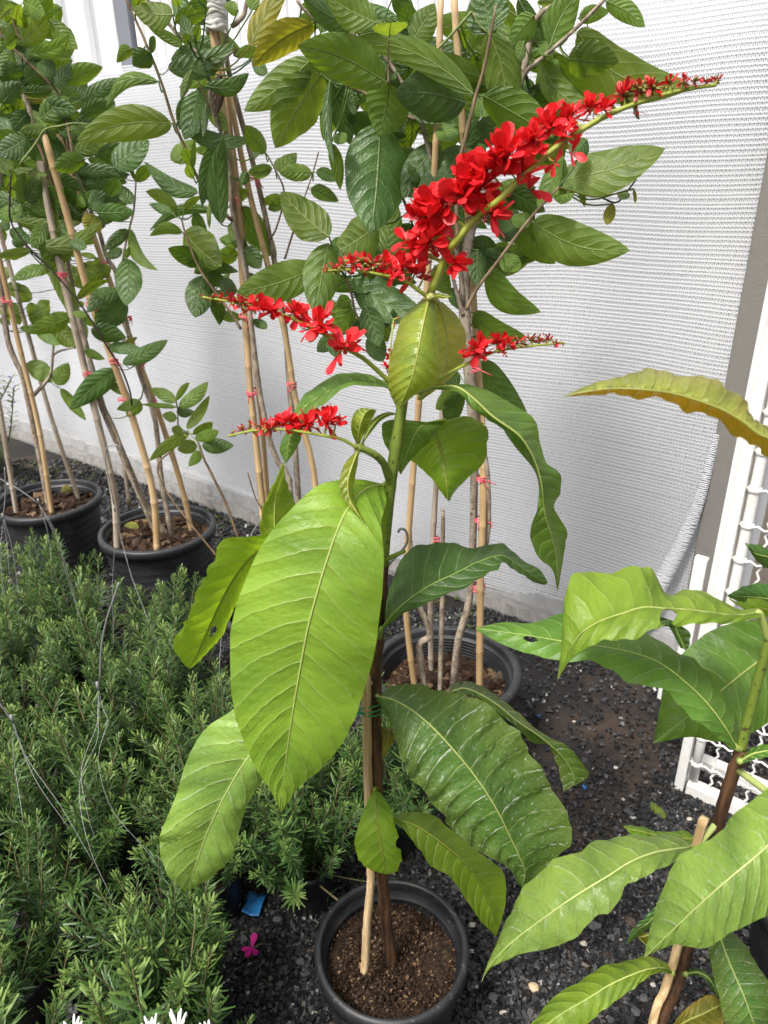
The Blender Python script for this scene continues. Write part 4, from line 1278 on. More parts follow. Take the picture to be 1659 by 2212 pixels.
spike(mp, [(772, 968), (741, 950), (705, 942), (658, 934), (610, 928), (550, 930), (491, 942)], (8, 4), [.875, .86, .85, .845, .845], [
    (705, 912, 32, 24, O), (725, 915, 26, 5, O), (665, 918, 29, 24, O), (646, 928, 28, 18, O), (622, 914, 26, 24, O), (602, 918, 20, 16, O), (582, 926, 17, 14, H), (566, 922, 16, 14, H), (542, 926, 14, 12, Bd), (523, 930, 12, 12, Bd), (503, 938, 9, 10, Bd)], 5)
spike(mp, [(868, 850), (850, 815), (842, 785), (850, 690)], (7, 3), [.905, .915, .92, .925], [(843, 772, 15, 14, O), (838, 797, 15, 14, O), (852, 705, 7, 6, Bd), (860, 685, 6, 6, Bd)], 6)

# split-wood stake and twine
st = thing("wooden_stake", (POTM.x - .045, POTM.y - .03, .15), "split wooden stake standing in the red flowering plant's pot", "stake")
b = MB()
pts = [PY(792, 1460, YM - .012), PY(793, 1560, YM - .012), PY(795, 1700, YM - .014), PY(800, 1860, YM - .022), PY(800, 1915, YM - .03), PY(793, 1990, YM - .035), PY(789, 2065, YM - .042), PY(786, 2100, YM - .05)]
path = catmull(pts, 36)
b.tube(path, .0072, 5, bump=.10, seed=4)
b.build("stick", M['splitwood'], st)
b = MB()
c = PY(802, 1522, YM - .004)
for k in range(3):
    ring = [(c.x + .0225 * math.cos(a), c.y + .014 * math.sin(a), c.z + .004 * (k - 1) + .006 * math.sin(a + k)) for a in np.linspace(0, 6.5, 22)]
    b.tube(ring, .0011, 5)
b.tube(catmull([c + Vector((-.012, -.015, 0)), c + Vector((-.022, -.02, -.002)), c + Vector((-.03, -.02, -.004))], 6), .0011, 5)
b.build("twine", M['green_twine'], st)

# ------------------------------------------------------------------ the plain leafy plant at the right
YR = .62
rp = thing("leafy_plant", (.335, .52, .19), "leafy plant without flowers beside the white gate, brown stem mottled green", "plant")
b = MB()
stem = [Vector((.335, .52, .17)), PY(1340, 2330, .545), PY(1420, 2215, .57), PY(1465, 2110, .588), PY(1500, 1990, .60), PY(1530, 1860, YR), PY(1560, 1745, YR), PY(1590, 1650, YR), PY(1602, 1618, YR)]
b.tube(catmull(stem, 36), np.linspace(.0095, .0066, 37), 12, bump=.06, seed=5)
b.build("lower_stem", M['brownstem'], rp)
b = MB()
stem2 = [PY(1600, 1622, YR), PY(1612, 1570, YR), PY(1630, 1500, YR), PY(1648, 1430, YR), PY(1660, 1385, YR), PY(1672, 1330, YR), PY(1690, 1250, YR - .01)]
b.tube(catmull(stem2, 24), np.linspace(.0054, .0044, 25), 12, bump=.03, seed=6)
b.build("upper_stem", M['greenstem'], rp)
def attr(x, y): return [PY(x, y, YR)]
# bronze young leaf at the top, close to the lens
hero(rp, 'd6', [(1720, 640, 1730, 680, 1740, 720), (1590, 588, 1620, 640, 1660, 760), (1545, 555, 1540, 580, 1580, 705), (1535, 480, 1440, 520, 1480, 635), (1420, 388, 1320, 475, 1370, 568), (1280, 372, 1200, 440, 1240, 515), (1160, 336, 1080, 422, 1110, 480), (1030, 342, 970, 414, 990, 460), (900, 374, 870, 415, 880, 452), (770, 405, 760, 430, 770, 450), (652, 452, 650, 453, 652, 455)],
     'bronze', [.60, .60, .60, .60, .60, .60, .60, .605, .61, .615, .62], [.04, .06, .07, .07, .05, .0], [.02, .04, .04, .03, 0], pet=[PY(1690, 1250, YR - .01)], nu=46, nv=7, nveins=15, quilt=.08, wave=.05, curve=.7, rib=.0016)
# big lime leaf curling down
hero(rp, 'v', [(1640, 1318, 1642, 1326, 1645, 1335), (1590, 1318, 1590, 1330, 1595, 1345), (1540, 1288, 1540, 1325, 1545, 1350), (1490, 1278, 1490, 1318, 1495, 1352), (1440, 1285, 1440, 1315, 1445, 1350), (1415, 1245, 1390, 1312, 1400, 1372), (1375, 1222, 1345, 1325, 1345, 1382), (1300, 1242, 1300, 1340, 1300, 1390), (1240, 1240, 1262, 1362, 1265, 1400), (1222, 1290, 1238, 1390, 1242, 1418), (1215, 1380, 1218, 1428, 1222, 1440), (1204, 1470, 1204, 1470, 1205, 1470)],
     'lime', [.73, .72, .71, .705, .70, .70, .70, .70, .70, .705, .71, .72], [.03, .06, .07, .06, .03, 0], [-.01, -.02, -.02, -.01, 0], pet=attr(1660, 1385), nu=56, nv=8, nveins=12, quilt=.07, wave=.05, curve=1.3, holes=((.37, .70, .035, .36),))
# long leaf beneath it
hero(rp, 'v', [(1588, 1605, 1590, 1615, 1578, 1618), (1592, 1560, 1565, 1570, 1545, 1590), (1560, 1495, 1528, 1520, 1498, 1555), (1510, 1440, 1482, 1475, 1450, 1505), (1455, 1400, 1425, 1432, 1395, 1482), (1390, 1372, 1360, 1408, 1335, 1462), (1320, 1345, 1290, 1395, 1268, 1428), (1220, 1328, 1215, 1385, 1200, 1428), (1150, 1345, 1150, 1374, 1140, 1412), (1085, 1345, 1085, 1365, 1080, 1390), (1028, 1356, 1028, 1358, 1030, 1362)],
     'mid', [.80, .79, .785, .785, .79, .80, .815, .83, .845, .86, .875], [.04, .06, .06, .05, .03, 0], [-.01, -.02, -.02, 0], pet=attr(1602, 1618), nu=54, nv=8, nveins=15, quilt=.05, wave=.06, holes=((.80, .25, .02, .2),), rib=.0015)
# leaf behind at the right edge
hero(rp, 'v', [(1700, 1360, 1720, 1370, 1730, 1400), (1640, 1340, 1670, 1405, 1700, 1500), (1560, 1352, 1610, 1450, 1660, 1560), (1490, 1395, 1560, 1490, 1610, 1588), (1440, 1460, 1510, 1530, 1550, 1602), (1425, 1530, 1460, 1568, 1490, 1592), (1412, 1606, 1411, 1606, 1412, 1606)],
     'mid', [.90, .89, .88, .88, .885, .89, .90], .02, .0, nu=40, nv=8, nveins=11, quilt=.04, wave=.03, rib=.0018)
hero(rp, 'v', [(1470, 1400, 1480, 1402, 1482, 1410), (1440, 1345, 1465, 1370, 1490, 1390), (1420, 1330, 1450, 1340, 1485, 1360), (1405, 1345, 1415, 1350, 1425, 1352)], 'deep', [.92, .92, .92, .92], .0, .0, nu=16, nv=5, nveins=6)
# broad leaf pointing lower left
hero(rp, 'e7', [(1250, 425, 1255, 432, 1252, 440), (1150, 372, 1150, 440, 1170, 490), (1000, 368, 1020, 462, 1085, 548), (850, 374, 890, 514, 985, 588), (715, 396, 770, 590, 880, 655), (630, 445, 660, 655, 790, 780), (490, 495, 550, 725, 680, 842), (390, 570, 450, 795, 570, 945), (290, 675, 350, 868, 450, 990), (225, 800, 245, 948, 300, 1022), (165, 930, 160, 1030, 195, 1062), (110, 1055, 95, 1110, 110, 1110), (62, 1182, 63, 1183, 65, 1182)],
     'pale', [.86, .84, .825, .815, .81, .81, .81, .815, .825, .835, .845, .855, .87], [.03, .05, .06, .05, .04, .02, 0], [-.01, -.015, -.015, -.01, 0], pet=attr(1555, 1770), nu=64, nv=9, nveins=14, quilt=.08, wave=.06, rib=.0016, nwave=7)
# broad leaf crossing the right edge
hero(rp, 'e7', [(1800, 180, 1830, 250, 1860, 330), (1680, 100, 1740, 345, 1800, 640), (1560, 175, 1660, 420, 1720, 780), (1452, 262, 1560, 508, 1610, 830), (1400, 350, 1460, 590, 1510, 880), (1240, 430, 1360, 675, 1400, 942), (1140, 520, 1250, 775, 1305, 990), (1060, 700, 1140, 880, 1150, 972), (1005, 880, 1040, 978, 1060, 1000), (966, 1046, 967, 1047, 968, 1046)],
     'pale', [.72, .70, .69, .685, .685, .69, .70, .715, .73, .745], [.04, .05, .05, .03, .0], .0, pet=attr(1590, 1660), nu=60, nv=9, nveins=13, quilt=.07, wave=.05, rib=.0015)
# lower narrow leaf
hero(rp, 'e7', [(1125, 1120, 1128, 1130, 1122, 1135), (1085, 1068, 1080, 1105, 1060, 1130), (1000, 1042, 990, 1110, 960, 1175), (870, 1060, 880, 1148, 880, 1248), (740, 1100, 770, 1200, 785, 1302), (600, 1178, 650, 1275, 700, 1382), (450, 1282, 520, 1350, 610, 1440), (350, 1402, 400, 1440, 470, 1530), (240, 1540, 260, 1560, 300, 1590), (150, 1640, 150, 1642, 155, 1645)],
     'lime', [.90, .885, .875, .87, .87, .87, .875, .88, .89, .90], [.03, .04, .04, .02, 0], -.01, pet=attr(1455, 2110), nu=52, nv=8, nveins=15, quilt=.05, wave=.06, rib=.0014)
hero(rp, 'e7', [(1200, 1120, 1200, 1135, 1205, 1150), (1260, 1100, 1260, 1125, 1260, 1140), (1330, 1130, 1320, 1150, 1310, 1165), (1372, 1190, 1360, 1205, 1345, 1215), (1385, 1260, 1378, 1262, 1372, 1260)], 'deep', [.90, .88, .87, .87, .88], .02, .0, pet=attr(1465, 2105), nu=26, nv=5, nveins=8, wave=.08)
# dusty dark leaf at the lower right
hero(rp, 'e7', [(1380, 900, 1390, 905, 1400, 900), (1325, 960, 1400, 950, 1460, 905), (1340, 1080, 1440, 1060, 1540, 985), (1368, 1200, 1485, 1165, 1610, 1105), (1398, 1320, 1530, 1270, 1670, 1190), (1420, 1420, 1570, 1380, 1700, 1320), (1450, 1520, 1610, 1480, 1700, 1450), (1640, 1640, 1650, 1645, 1660, 1640)],
     'dusty', [.84, .83, .82, .815, .81, .81, .82, .83], .01, .02, pet=attr(1520, 1960), nu=46, nv=8, nveins=12, quilt=.05, wave=.03, rib=.0014)
hero(rp, 'e7', [(1120, 1430, 1110, 1470, 1130, 1500), (1180, 1350, 1200, 1400, 1250, 1470), (1260, 1285, 1290, 1360, 1350, 1460), (1345, 1250, 1370, 1320, 1410, 1420), (1405, 1290, 1408, 1300, 1415, 1320)], 'ty', [.90, .89, .885, .885, .89], .01, .0, nu=30, nv=6, nveins=9, quilt=.07, wave=.04)
# small leaves behind
hero(rp, 'e7', [(1255, 378, 1258, 385, 1258, 395), (1195, 338, 1190, 380, 1180, 410), (1070, 345, 1070, 370, 1080, 390), (960, 318, 965, 345, 1000, 372), (885, 308, 890, 330, 910, 362), (855, 312, 856, 315, 858, 322)], 'olive', [.93, .93, .935, .94, .945, .95], .02, .0, pet=attr(1545, 1800), nu=28, nv=5, nveins=9, jag=.03)
hero(rp, 'e7', [(1085, 680, 1090, 690, 1095, 700), (1020, 770, 1050, 775, 1080, 780), (950, 840, 990, 850, 1040, 860), (900, 890, 930, 890, 990, 885), (874, 965, 876, 966, 880, 965)], 'deep', [.84, .84, .845, .85, .86], .0, .01, nu=24, nv=5, nveins=8)
hero(rp, 'e7', [(1000, 905, 1010, 910, 1015, 920), (955, 905, 965, 925, 990, 950), (920, 910, 940, 930, 985, 970), (990, 985, 992, 986, 995, 987)], 'ty', [.87, .87, .87, .87], .0, .01, nu=14, nv=4, nveins=5)
hero(rp, 'v', [(1710, 1330, 1720, 1340, 1720, 1350), (1640, 1292, 1650, 1315, 1670, 1335), (1600, 1300, 1610, 1315, 1640, 1325), (1575, 1292, 1577, 1293, 1580, 1296)], 'olive', [.80, .80, .80, .80], .0, .02, nu=18, nv=5, nveins=7)
hero(rp, 'v', [(1720, 1280, 1725, 1300, 1720, 1320), (1660, 1260, 1670, 1295, 1690, 1330), (1610, 1265, 1630, 1290, 1660, 1330), (1572, 1285, 1573, 1287, 1576, 1290)], 'deep', [.88, .88, .88, .88], .0, .02, nu=18, nv=5, nveins=7)
hero(rp, 'v', [(1710, 1220, 1715, 1230, 1715, 1240), (1650, 1180, 1665, 1205, 1680, 1230), (1620, 1175, 1630, 1195, 1650, 1225), (1610, 1172, 1611, 1173, 1613, 1176)], 'deep', [.95, .95, .95, .95], .0, .02, nu=18, nv=5, nveins=7)
hero(rp, 'v', [(1598, 1640, 1598, 1645, 1602, 1650), (1625, 1615, 1628, 1628, 1632, 1640), (1665, 1605, 1668, 1620, 1672, 1632), (1710, 1600, 1712, 1610, 1715, 1615)], 'mid', [.79, .78, .775, .77], .02, .0, pet=attr(1598, 1640), nu=18, nv=4, nveins=6)
rs_ = thing("wooden_stake", PY(1400, 2240, .555), "split wooden stake leaning beside the leafy plant's mottled brown stem", "stake")
b = MB()
pts = [PY(1521, 1768, YR - .006), PY(1500, 1850, YR - .008), PY(1470, 2020, .59), PY(1440, 2130, .574), PY(1405, 2240, .552), Vector((.315, .50, .16))]
b.tube(catmull(pts, 30), .0065, 4, bump=.05, seed=9)
b.build("stick", M['splitwood'], rs_)
# ------------------------------------------------------------------ potted trees with bamboo stakes
YA, YB, YD, YC = POTA.y, POTB.y, POTD.y, POTC.y
def potpoint(pot_c, dx, dy, z):
    return (pot_c.x + dx, pot_c.y + dy, z)

trA = thing("potted_tree", (POTA.x, POTA.y, .26), "pale-leaved young tree in the pot farthest along the curb", "tree")
trB = thing("potted_tree", (POTB.x, POTB.y, .26), "dense dark-leaved young tree staked with three poles behind the rosemary", "tree")
trD = thing("potted_tree", (POTD.x, POTD.y, .24), "slender young tree with white tape round its stem, behind the broad lime leaf", "tree")
trC = thing("potted_tree", (POTC.x, POTC.y, .22), "large-leaved young tree directly behind the red flower spikes", "tree")
gA, gB, gD, gC = (random.Random(k) for k in (21, 22, 23, 24))

def stake(label, pts, w, y, end, mat='bamboo', ties=(), seed=0, group=None):
    t = thing("bamboo_stake", end, label, "stake", group)
    px_tube(t, "pole", pts, w, y, mat, nodes=True, end=end, seed=seed, bump=.02)
    for (x, yy, ww) in ties:
        tie(t, x, yy, y if not hasattr(y, '__len__') else y[-2], ww, seed=seed)
    return t

# --- stakes, tree A
stake("tan bamboo stake in the farthest pot with one pink tie", [(-14, 500), (40, 740), (85, 930)], 11, YA - .03, potpoint(POTA, .03, -.06, .25), ties=((14, 650, 24),), seed=1)
stake("thin grey stake rising at the back of the farthest pot", [(-6, 480), (60, 720), (110, 900)], 9.5, YA + .10, potpoint(POTA, .09, .08, .25), 'bamboogrey', seed=2)
stake("pale grey stake at the outer side of the farthest pot", [(-60, 560), (-10, 830), (12, 960)], 11, YA - .05, potpoint(POTA, -.12, -.04, .25), 'bamboogrey', seed=3)
# --- stakes, tree B
stake("grey stake with two pink ties at the outer side of the three-stake pot", [(86, 348), (127, 560), (189, 821), (245, 1060)], 15, YB - .06, potpoint(POTB, -.13, -.09, .25), 'bamboogrey', ties=((135, 592, 26), (187, 806, 22)), seed=4)
stake("tan bamboo stake in the middle of the three-stake pot", [(95, 290), (149, 480), (196, 650), (240, 770), (284, 894), (330, 1060)], 15, YB - .08, potpoint(POTB, .02, -.11, .25), ties=((194, 658, 22), (245, 779, 24), (264, 863, 22)), seed=5)
stake("tan bamboo stake at the inner side of the three-stake pot", [(120, 270), (185, 460), (255, 657), (302, 785), (349, 912), (392, 1050)], 12, YB + .06, potpoint(POTB, .11, .05, .25), ties=((225, 568, 20), (275, 688, 24), (304, 786, 24), (329, 867, 22)), seed=6)
# --- stakes, tree D
stake("bamboo stake wrapped with white tape at its top", [(447, -30), (463, 93), (489, 278), (512, 430), (538, 806), (547, 900), (567, 1094)], 15, YD, potpoint(POTD, -.05, -.01, .22), ties=((491, 428, 26), (531, 683, 34), (547, 846, 36)), seed=7)
stake("thin bamboo stake close behind the taped one", [(464, -10), (470, 60), (491, 231), (510, 370), (528, 537), (548, 760), (567, 930), (577, 1060)], 11, YD + .03, potpoint(POTD, -.03, .05, .22), seed=8)
stake("leaning bamboo stake lashed to the slender tree's main stem", [(489, 167), (531, 382), (575, 558), (614, 711), (640, 870), (682, 1050)], 13, YD + .02, potpoint(POTD, .10, .06, .22), ties=((544, 381, 28), (630, 831, 26)), seed=9)
# --- stakes, tree C
stake("pale bamboo stake on the stem side of the large-leaved tree", [(953, -30), (942, 301), (920, 650), (904, 880), (888, 1080), (876, 1300)], 14, YC - .06, potpoint(POTC, -.075, -.06, .19), seed=10)
stake("thick bamboo stake lashed with pink ties to the large-leaved tree's trunk", [(979, -30), (1001, 301), (1022, 640), (1044, 1000), (1038, 1250)], 16, [YC + .04, YC + .04, YC + .04, YC - .02, YC - .05], potpoint(POTC, .085, -.07, .19), ties=((1022, 793, 34), (1041, 1033, 38), (1037, 1122, 38), (1033, 1267, 36)), seed=11)
stake("whitish thin stake at the back of the large-leaved tree's pot", [(968, 760), (955, 890), (940, 1080), (930, 1300)], 12, YC + .07, potpoint(POTC, -.03, .09, .19), 'bamboogrey', ties=((941, 1164, 22),), seed=12)

# --- white tape round tree D's stem
b = MB()
c = PY(466, 32, YD)
rt_ = random.Random(4)
pf = [(.020, -.030)]
for k in range(7):
    z = -.028 + k * .009
    pf += [(.0225 + rt_.uniform(0, .003), z), (.026 + rt_.uniform(0, .002), z + .004), (.0235, z + .0085)]
pf += [(.020, .036)]
b.lathe(c, pf, n=24)
b.v = [(x + rt_.uniform(-.0012, .0012), y + rt_.uniform(-.0012, .0012), z + .006 * math.sin(3 * math.atan2(y - c.y, x - c.x) + z * 90) * .6) for x, y, z in b.v]
b.build("tape", M['tape'], trD)

# --- trunks and branches
def trunk(tr, pts, w, y, end=None, mat='trunk', name='trunk', seed=0, bump=.07):
    return px_tube(tr, name, pts, w, y, mat, end=end, seed=seed, bump=bump)
trunk(trA, [(-10, 560), (0, 603), (16, 730), (36, 785), (51, 821), (80, 960)], 12, YA - .01, potpoint(POTA, .01, -.03, .25), seed=1)
trunk(trA, [(73, 854), (95, 830), (109, 810), (113, 780), (116, 741)], [9, 8, 7, 6, 5], YA, name='branch', seed=2)
trunk(trA, [(112, 770), (125, 760), (150, 753), (160, 752)], [5, 5, 4, 3], YA, name='branch', seed=3)
trunk(trA, [(-10, 500), (-4, 420), (2, 330), (10, 200), (16, 90), (25, 20)], [12, 11, 10, 9, 7, 5], YA - .02, name='branch', seed=4)
trunk(trA, [(5, 420), (26, 440), (60, 540)], [7, 7, 6], YA - .03, name='branch', mat='twig', seed=5)
trunk(trB, [(120, 430), (160, 640), (200, 800), (230, 900), (262, 970), (316, 1094)], [10, 11, 12, 12, 12, 13], YB + .02, potpoint(POTB, .03, .03, .25), seed=5)
trunk(trB, [(162, 371), (183, 422), (197, 459), (215, 503), (231, 556), (250, 588), (259, 642), (298, 795), (335, 905), (349, 1040)], [7, 8, 9, 9, 10, 10, 11, 11, 11, 12], YB + .03, potpoint(POTB, .05, .0, .25), seed=6)
trunk(trB, [(-10, 60), (28, 104), (69, 143), (127, 204), (150, 290), (162, 371)], [6, 6, 6, 6, 7, 7], YB - .08, name='branch', mat='twig', seed=7)
trunk(trB, [(14, 231), (55, 271), (90, 330), (120, 430)], [5, 5, 6, 8], YB - .05, name='branch', mat='twig', seed=8)
trunk(trB, [(294, 392), (289, 454), (278, 500), (266, 558), (259, 642)], [3, 4, 4, 5, 5], YB - .02, name='branch', mat='twig', seed=9)
trunk(trB, [(140, 277), (150, 330), (160, 380)], [7, 7, 7], YB, name='branch', mat='twig', seed=10)
trunk(trB, [(23, 24), (30, 50), (43, 85)], [4, 4, 4], YB - .1, name='branch', mat='twig', seed=11)
trunk(trB, [(42, 180), (70, 257), (86, 348), (100, 450)], [11, 12, 12, 12], YB + .02, name='branch', seed=12)
trunk(trB, [(23, 375), (21, 433), (25, 484), (67, 540), (109, 581), (162, 642), (190, 681), (207, 708), (240, 763), (262, 796), (280, 843), (285, 876)], [4] * 12, YB - .13, name='climbing_vine', mat='vine', seed=13)
trunk(trB, [(42, 356), (76, 312), (97, 280), (130, 272), (160, 266), (192, 268)], [5, 5, 4, 4, 3, 3], YB - .14, name='climbing_vine', mat='vinegreen', seed=14)
trunk(trB, [(280, 1094), (262, 970), (225, 880), (205, 850)], [9, 9, 8, 8], YB - .03, potpoint(POTB, .02, -.05, .25), seed=15)
trunk(trD, [(487, -20), (489, 93), (496, 162), (551, 370), (590, 549), (616, 711), (625, 830), (640, 1000)], [11, 11, 12, 12, 12, 12, 12, 13], YD + .045, potpoint(POTD, .06, .03, .23), seed=16)
trunk(trD, [(452, 174), (459, 231), (491, 336), (505, 480), (526, 561), (544, 713), (560, 839), (582, 948), (603, 1003), (628, 1060)], [9, 10, 10, 11, 12, 12, 12, 12, 12, 13], YD - .015, potpoint(POTD, .02, -.03, .23), seed=17)
trunk(trD, [(500, 58), (524, 37), (531, 15), (535, -10)], [11, 11, 9, 9], YD + .03, name='branch', seed=18)
trunk(trD, [(315, -5), (329, 14), (364, 51), (398, 90), (440, 130), (452, 174)], [8, 8, 8, 8, 8, 8], YD - .04, name='branch', seed=19)
trunk(trD, [(268, -10), (308, 76), (347, 174), (375, 262), (399, 317), (415, 359), (438, 406), (459, 440), (503, 477)], [5, 6, 6, 7, 7, 7, 8, 8, 9], YD - .05, name='branch', mat='twig', seed=20)
trunk(trD, [(415, 148), (438, 197), (452, 231)], [3, 4, 5], YD - .03, name='branch', mat='twig', seed=21)
trunk(trD, [(575, 331), (593, 364), (614, 417), (598, 490), (580, 520)], [3, 3, 4, 4, 5], YD + .03, name='branch', mat='twig', seed=22)
trunk(trD, [(392, 473), (401, 505), (429, 577), (468, 635), (496, 672), (521, 711)], [3, 4, 5, 5, 6, 7], YD - .03, name='branch', mat='twig', seed=23)
trunk(trD, [(428, 955), (440, 990), (460, 1030), (500, 1120)], [5, 5, 6, 6], YD + .06, potpoint(POTD, -.07, .03, .23), name='branch', mat='twig', seed=24)
trunk(trD, [(385, 880), (380, 960), (350, 1045)], [3, 4, 4], YD + .15, potpoint(POTD, -.09, .08, .23), name='branch', mat='twig', seed=25)
trunk(trD, [(688, 329), (676, 373), (660, 420), (640, 480), (615, 560)], [3, 3, 3, 4, 5], YD + .02, name='branch', mat='twig', seed=26)
trunk(trD, [(535, 1020), (550, 1070), (575, 1140)], [3, 3, 4], YD - .02, potpoint(POTD, -.02, -.05, .23), name='branch', mat='twig', seed=27)
# tree C
trunk(trC, [(1193, 12), (1154, 45), (1133, 143), (1075, 330), (1030, 460), (1010, 533), (1003, 660), (1012, 780), (1022, 897), (1025, 1000), (1019, 1240), (1008, 1325), (990, 1380)], [8, 14, 15, 17, 20, 23, 26, 26, 23, 18, 16, 16, 17], YC - .02, potpoint(POTC, .02, -.01, .2), seed=31)
trunk(trC, [(899, 1280), (910, 1318), (926, 1355), (927, 1376), (908, 1390), (908, 1420)], [12, 13, 14, 16, 15, 15], YC - .03, potpoint(POTC, -.05, -.03, .2), seed=32)
trunk(trC, [(957, 1100), (956, 1276), (953, 1374)], [9, 10, 11], YC, potpoint(POTC, -.015, -.02, .2), seed=33)
trunk(trC, [(1028, 940), (1050, 995), (1056, 1122), (1046, 1200), (1030, 1280)], [9, 10, 10, 10, 8], YC - .03, seed=34)
trunk(trC, [(1207, 404), (1160, 455), (1121, 503), (1072, 569), (1030, 625), (1006, 670)], [5, 6, 7, 7, 8, 9], YC - .08, name='branch', mat='twig', seed=35)
trunk(trC, [(976, 589), (989, 642), (1000, 680)], [8, 9, 10], YC - .03, name='branch', seed=36)
trunk(trC, [(640, 0), (658, 21), (693, 51), (758, 72), (830, 120), (900, 240), (920, 301), (960, 450), (990, 560), (1003, 660)], [6, 6, 7, 7, 8, 9, 10, 10, 10, 10], YC - .03, name='branch', seed=37)
trunk(trC, [(744, 183), (793, 204), (850, 240), (899, 259)], [5, 6, 7, 8], YC - .05, name='branch', mat='twig', seed=38)
trunk(trC, [(1071, 12), (1047, 140), (1026, 214), (1005, 298), (993, 348), (985, 420), (990, 540)], [6, 7, 8, 8, 8, 9, 10], YC - .17, name='branch', mat='twig', seed=39)
trunk(trC, [(1310, -5), (1240, 65), (1178, 119), (1133, 161), (1110, 230)], [8, 8, 9, 10, 12], YC - .05, name='branch', seed=40)
trunk(trC, [(1019, 25), (975, 75), (936, 116)], [6, 6, 6], YC - .1, name='branch', mat='vinegreen', seed=41)
trunk(trC, [(839, 81), (839, 178)], [3, 5], YC - .18, name='branch', mat='twig', seed=42)
trunk(trC, [(748, 599), (760, 640), (771, 682), (800, 720)], [5, 5, 5, 5], YC - .02, name='branch', mat='twig', seed=43)
trunk(trC, [(862, 408), (875, 440), (890, 480)], [6, 6, 6], YC - .02, name='branch', mat='twig', seed=44)
trunk(trC, [(1160, 414), (1200, 404), (1243, 399), (1273, 408), (1303, 428), (1333, 437), (1359, 408), (1374, 387)], [4] * 8, YC + .02, name='climbing_vine', mat='vine', seed=45)
trunk(trC, [(905, 880), (895, 980), (885, 1100), (890, 1250)], [8, 9, 9, 9], YC + .02, name='branch', seed=46)

# --- traced leaves
d, m, l, y_, v_, x_ = 'td', 'tm', 'tl', 'ty', 'tv', 'dead'
def leaves(tr, crop, specs, y, rr, dy=0.0):
    for s in specs:
        sleaf(tr, crop, s, y + dy, rr, big=s[4] * CROPS[crop][2] > 55)
leaves(trD, 'c3', [(145, 650, 705, 450, 215, d, -.08), (500, 800, 870, 680, 150, d, -.16), (430, 850, 320, 1270, 230, d), (235, 1130, 885, 1300, 150, d, -.12), (650, 1280, 470, 1850, 165, d), (640, 2090, 650, 1350, 190, d), (370, 1550, 290, 1380, 120, m), (385, 1560, 385, 1310, 50, m), (430, 1800, 0, 1550, 150, d, .12), (385, 1660, 300, 1540, 80, m),
    (210, 200, 500, 70, 150, m), (190, 140, -140, 100, 220, l), (290, 430, 0, 260, 95, m), (350, 400, 290, 170, 130, d), (400, 380, 460, 225, 80, m), (800, 95, 690, 60, 110, m), (910, 440, 1240, -60, 190, y_, .06), (1010, 480, 810, 500, 110, m), (930, 560, 1080, 680, 120, d), (640, 700, 600, 1050, 130, x_), (1055, 1430, 870, 1190, 165, m), (1115, 1570, 890, 1600, 120, m), (1150, 1590, 1320, 1460, 150, m), (1490, 1610, 1205, 1620, 150, m),
    (365, 655, 265, 905, 80, m), (500, 980, 465, 1260, 60, d), (350, 420, 290, 320, 90, m), (500, 70, 380, -60, 150, d), (250, 60, 200, -80, 90, m), (990, 1430, 930, 1480, 50, m), (760, 480, 820, 530, 70, x_), (930, 100, 960, -120, 120, m), (880, 1600, 830, 1720, 90, d)], YD, gD, -.13)
leaves(trD, 'c1', [(1390, 480, 1260, 590, 180, d), (1230, 450, 1120, 555, 110, m), (1410, 490, 1460, 330, 70, d), (1480, 760, 1060, 985, 115, m, -.22), (1610, 1150, 835, 1275, 290, l, -.06), (1260, 90, 1330, -60, 130, m)], YD, gD, -.15)
leaves(trD, 'c4', [(235, 530, -50, 380, 125, l, -.1), (180, 560, 0, 490, 90, d), (600, 550, 50, 690, 95, d, -.12), (280, 740, 0, 770, 105, m, -.15), (300, 740, 640, 1030, 330, l, -.08), (430, 1060, 160, 890, 165, d), (470, 1160, 405, 1520, 245, d), (560, 1360, 625, 1570, 130, d), (640, 1520, 830, 1540, 100, m), (440, 1050, 770, 1110, 110, d), (770, 900, 610, 1040, 150, m), (850, 900, 1010, 1060, 170, d), (620, 1090, 480, 1180, 130, d), (580, 1240, 700, 1150, 80, m), (790, 1290, 620, 1240, 170, d), (815, 500, 1125, 915, 235, v_, -.05), (770, 480, 780, 250, 140, m), (780, 460, 880, 330, 120, m), (1220, 420, 1035, 460, 100, m), (1240, 480, 1080, 530, 90, m), (1480, 330, 1700, 430, 130, d), (1530, 180, 1720, 250, 110, d), (940, 1560, 1065, 1650, 90, d), (1230, 1330, 1320, 1440, 50, m), (530, 470, 545, 710, 40, l), (290, 530, 440, 410, 70, l), (960, 960, 1040, 1020, 80, d), (900, 1120, 930, 1200, 60, d), (920, 1320, 1040, 1400, 90, d), (270, 1000, 300, 1050, 40, d)], YD, gD, .03)
leaves(trD, 'd1', [(1045, 1030, 905, 960, 70, m), (1065, 1060, 1225, 925, 80, m), (1045, 1020, 1130, 915, 40, m), (1050, 1060, 860, 1040, 30, m), (1050, 1090, 1140, 1090, 60, d), (1050, 1130, 970, 1110, 60, m), (1110, 1190, 1240, 1010, 60, l), (1150, 1220, 1260, 1140, 60, m), (1160, 1250, 1300, 1200, 70, m), (1200, 1290, 1370, 1290, 90, d), (1120, 1210, 910, 1350, 70, l), (1170, 1290, 1055, 1310, 80, l), (1190, 1320, 1130, 1400, 60, m), (1090, 1220, 1020, 1190, 60, l)], YD, gD, .08)
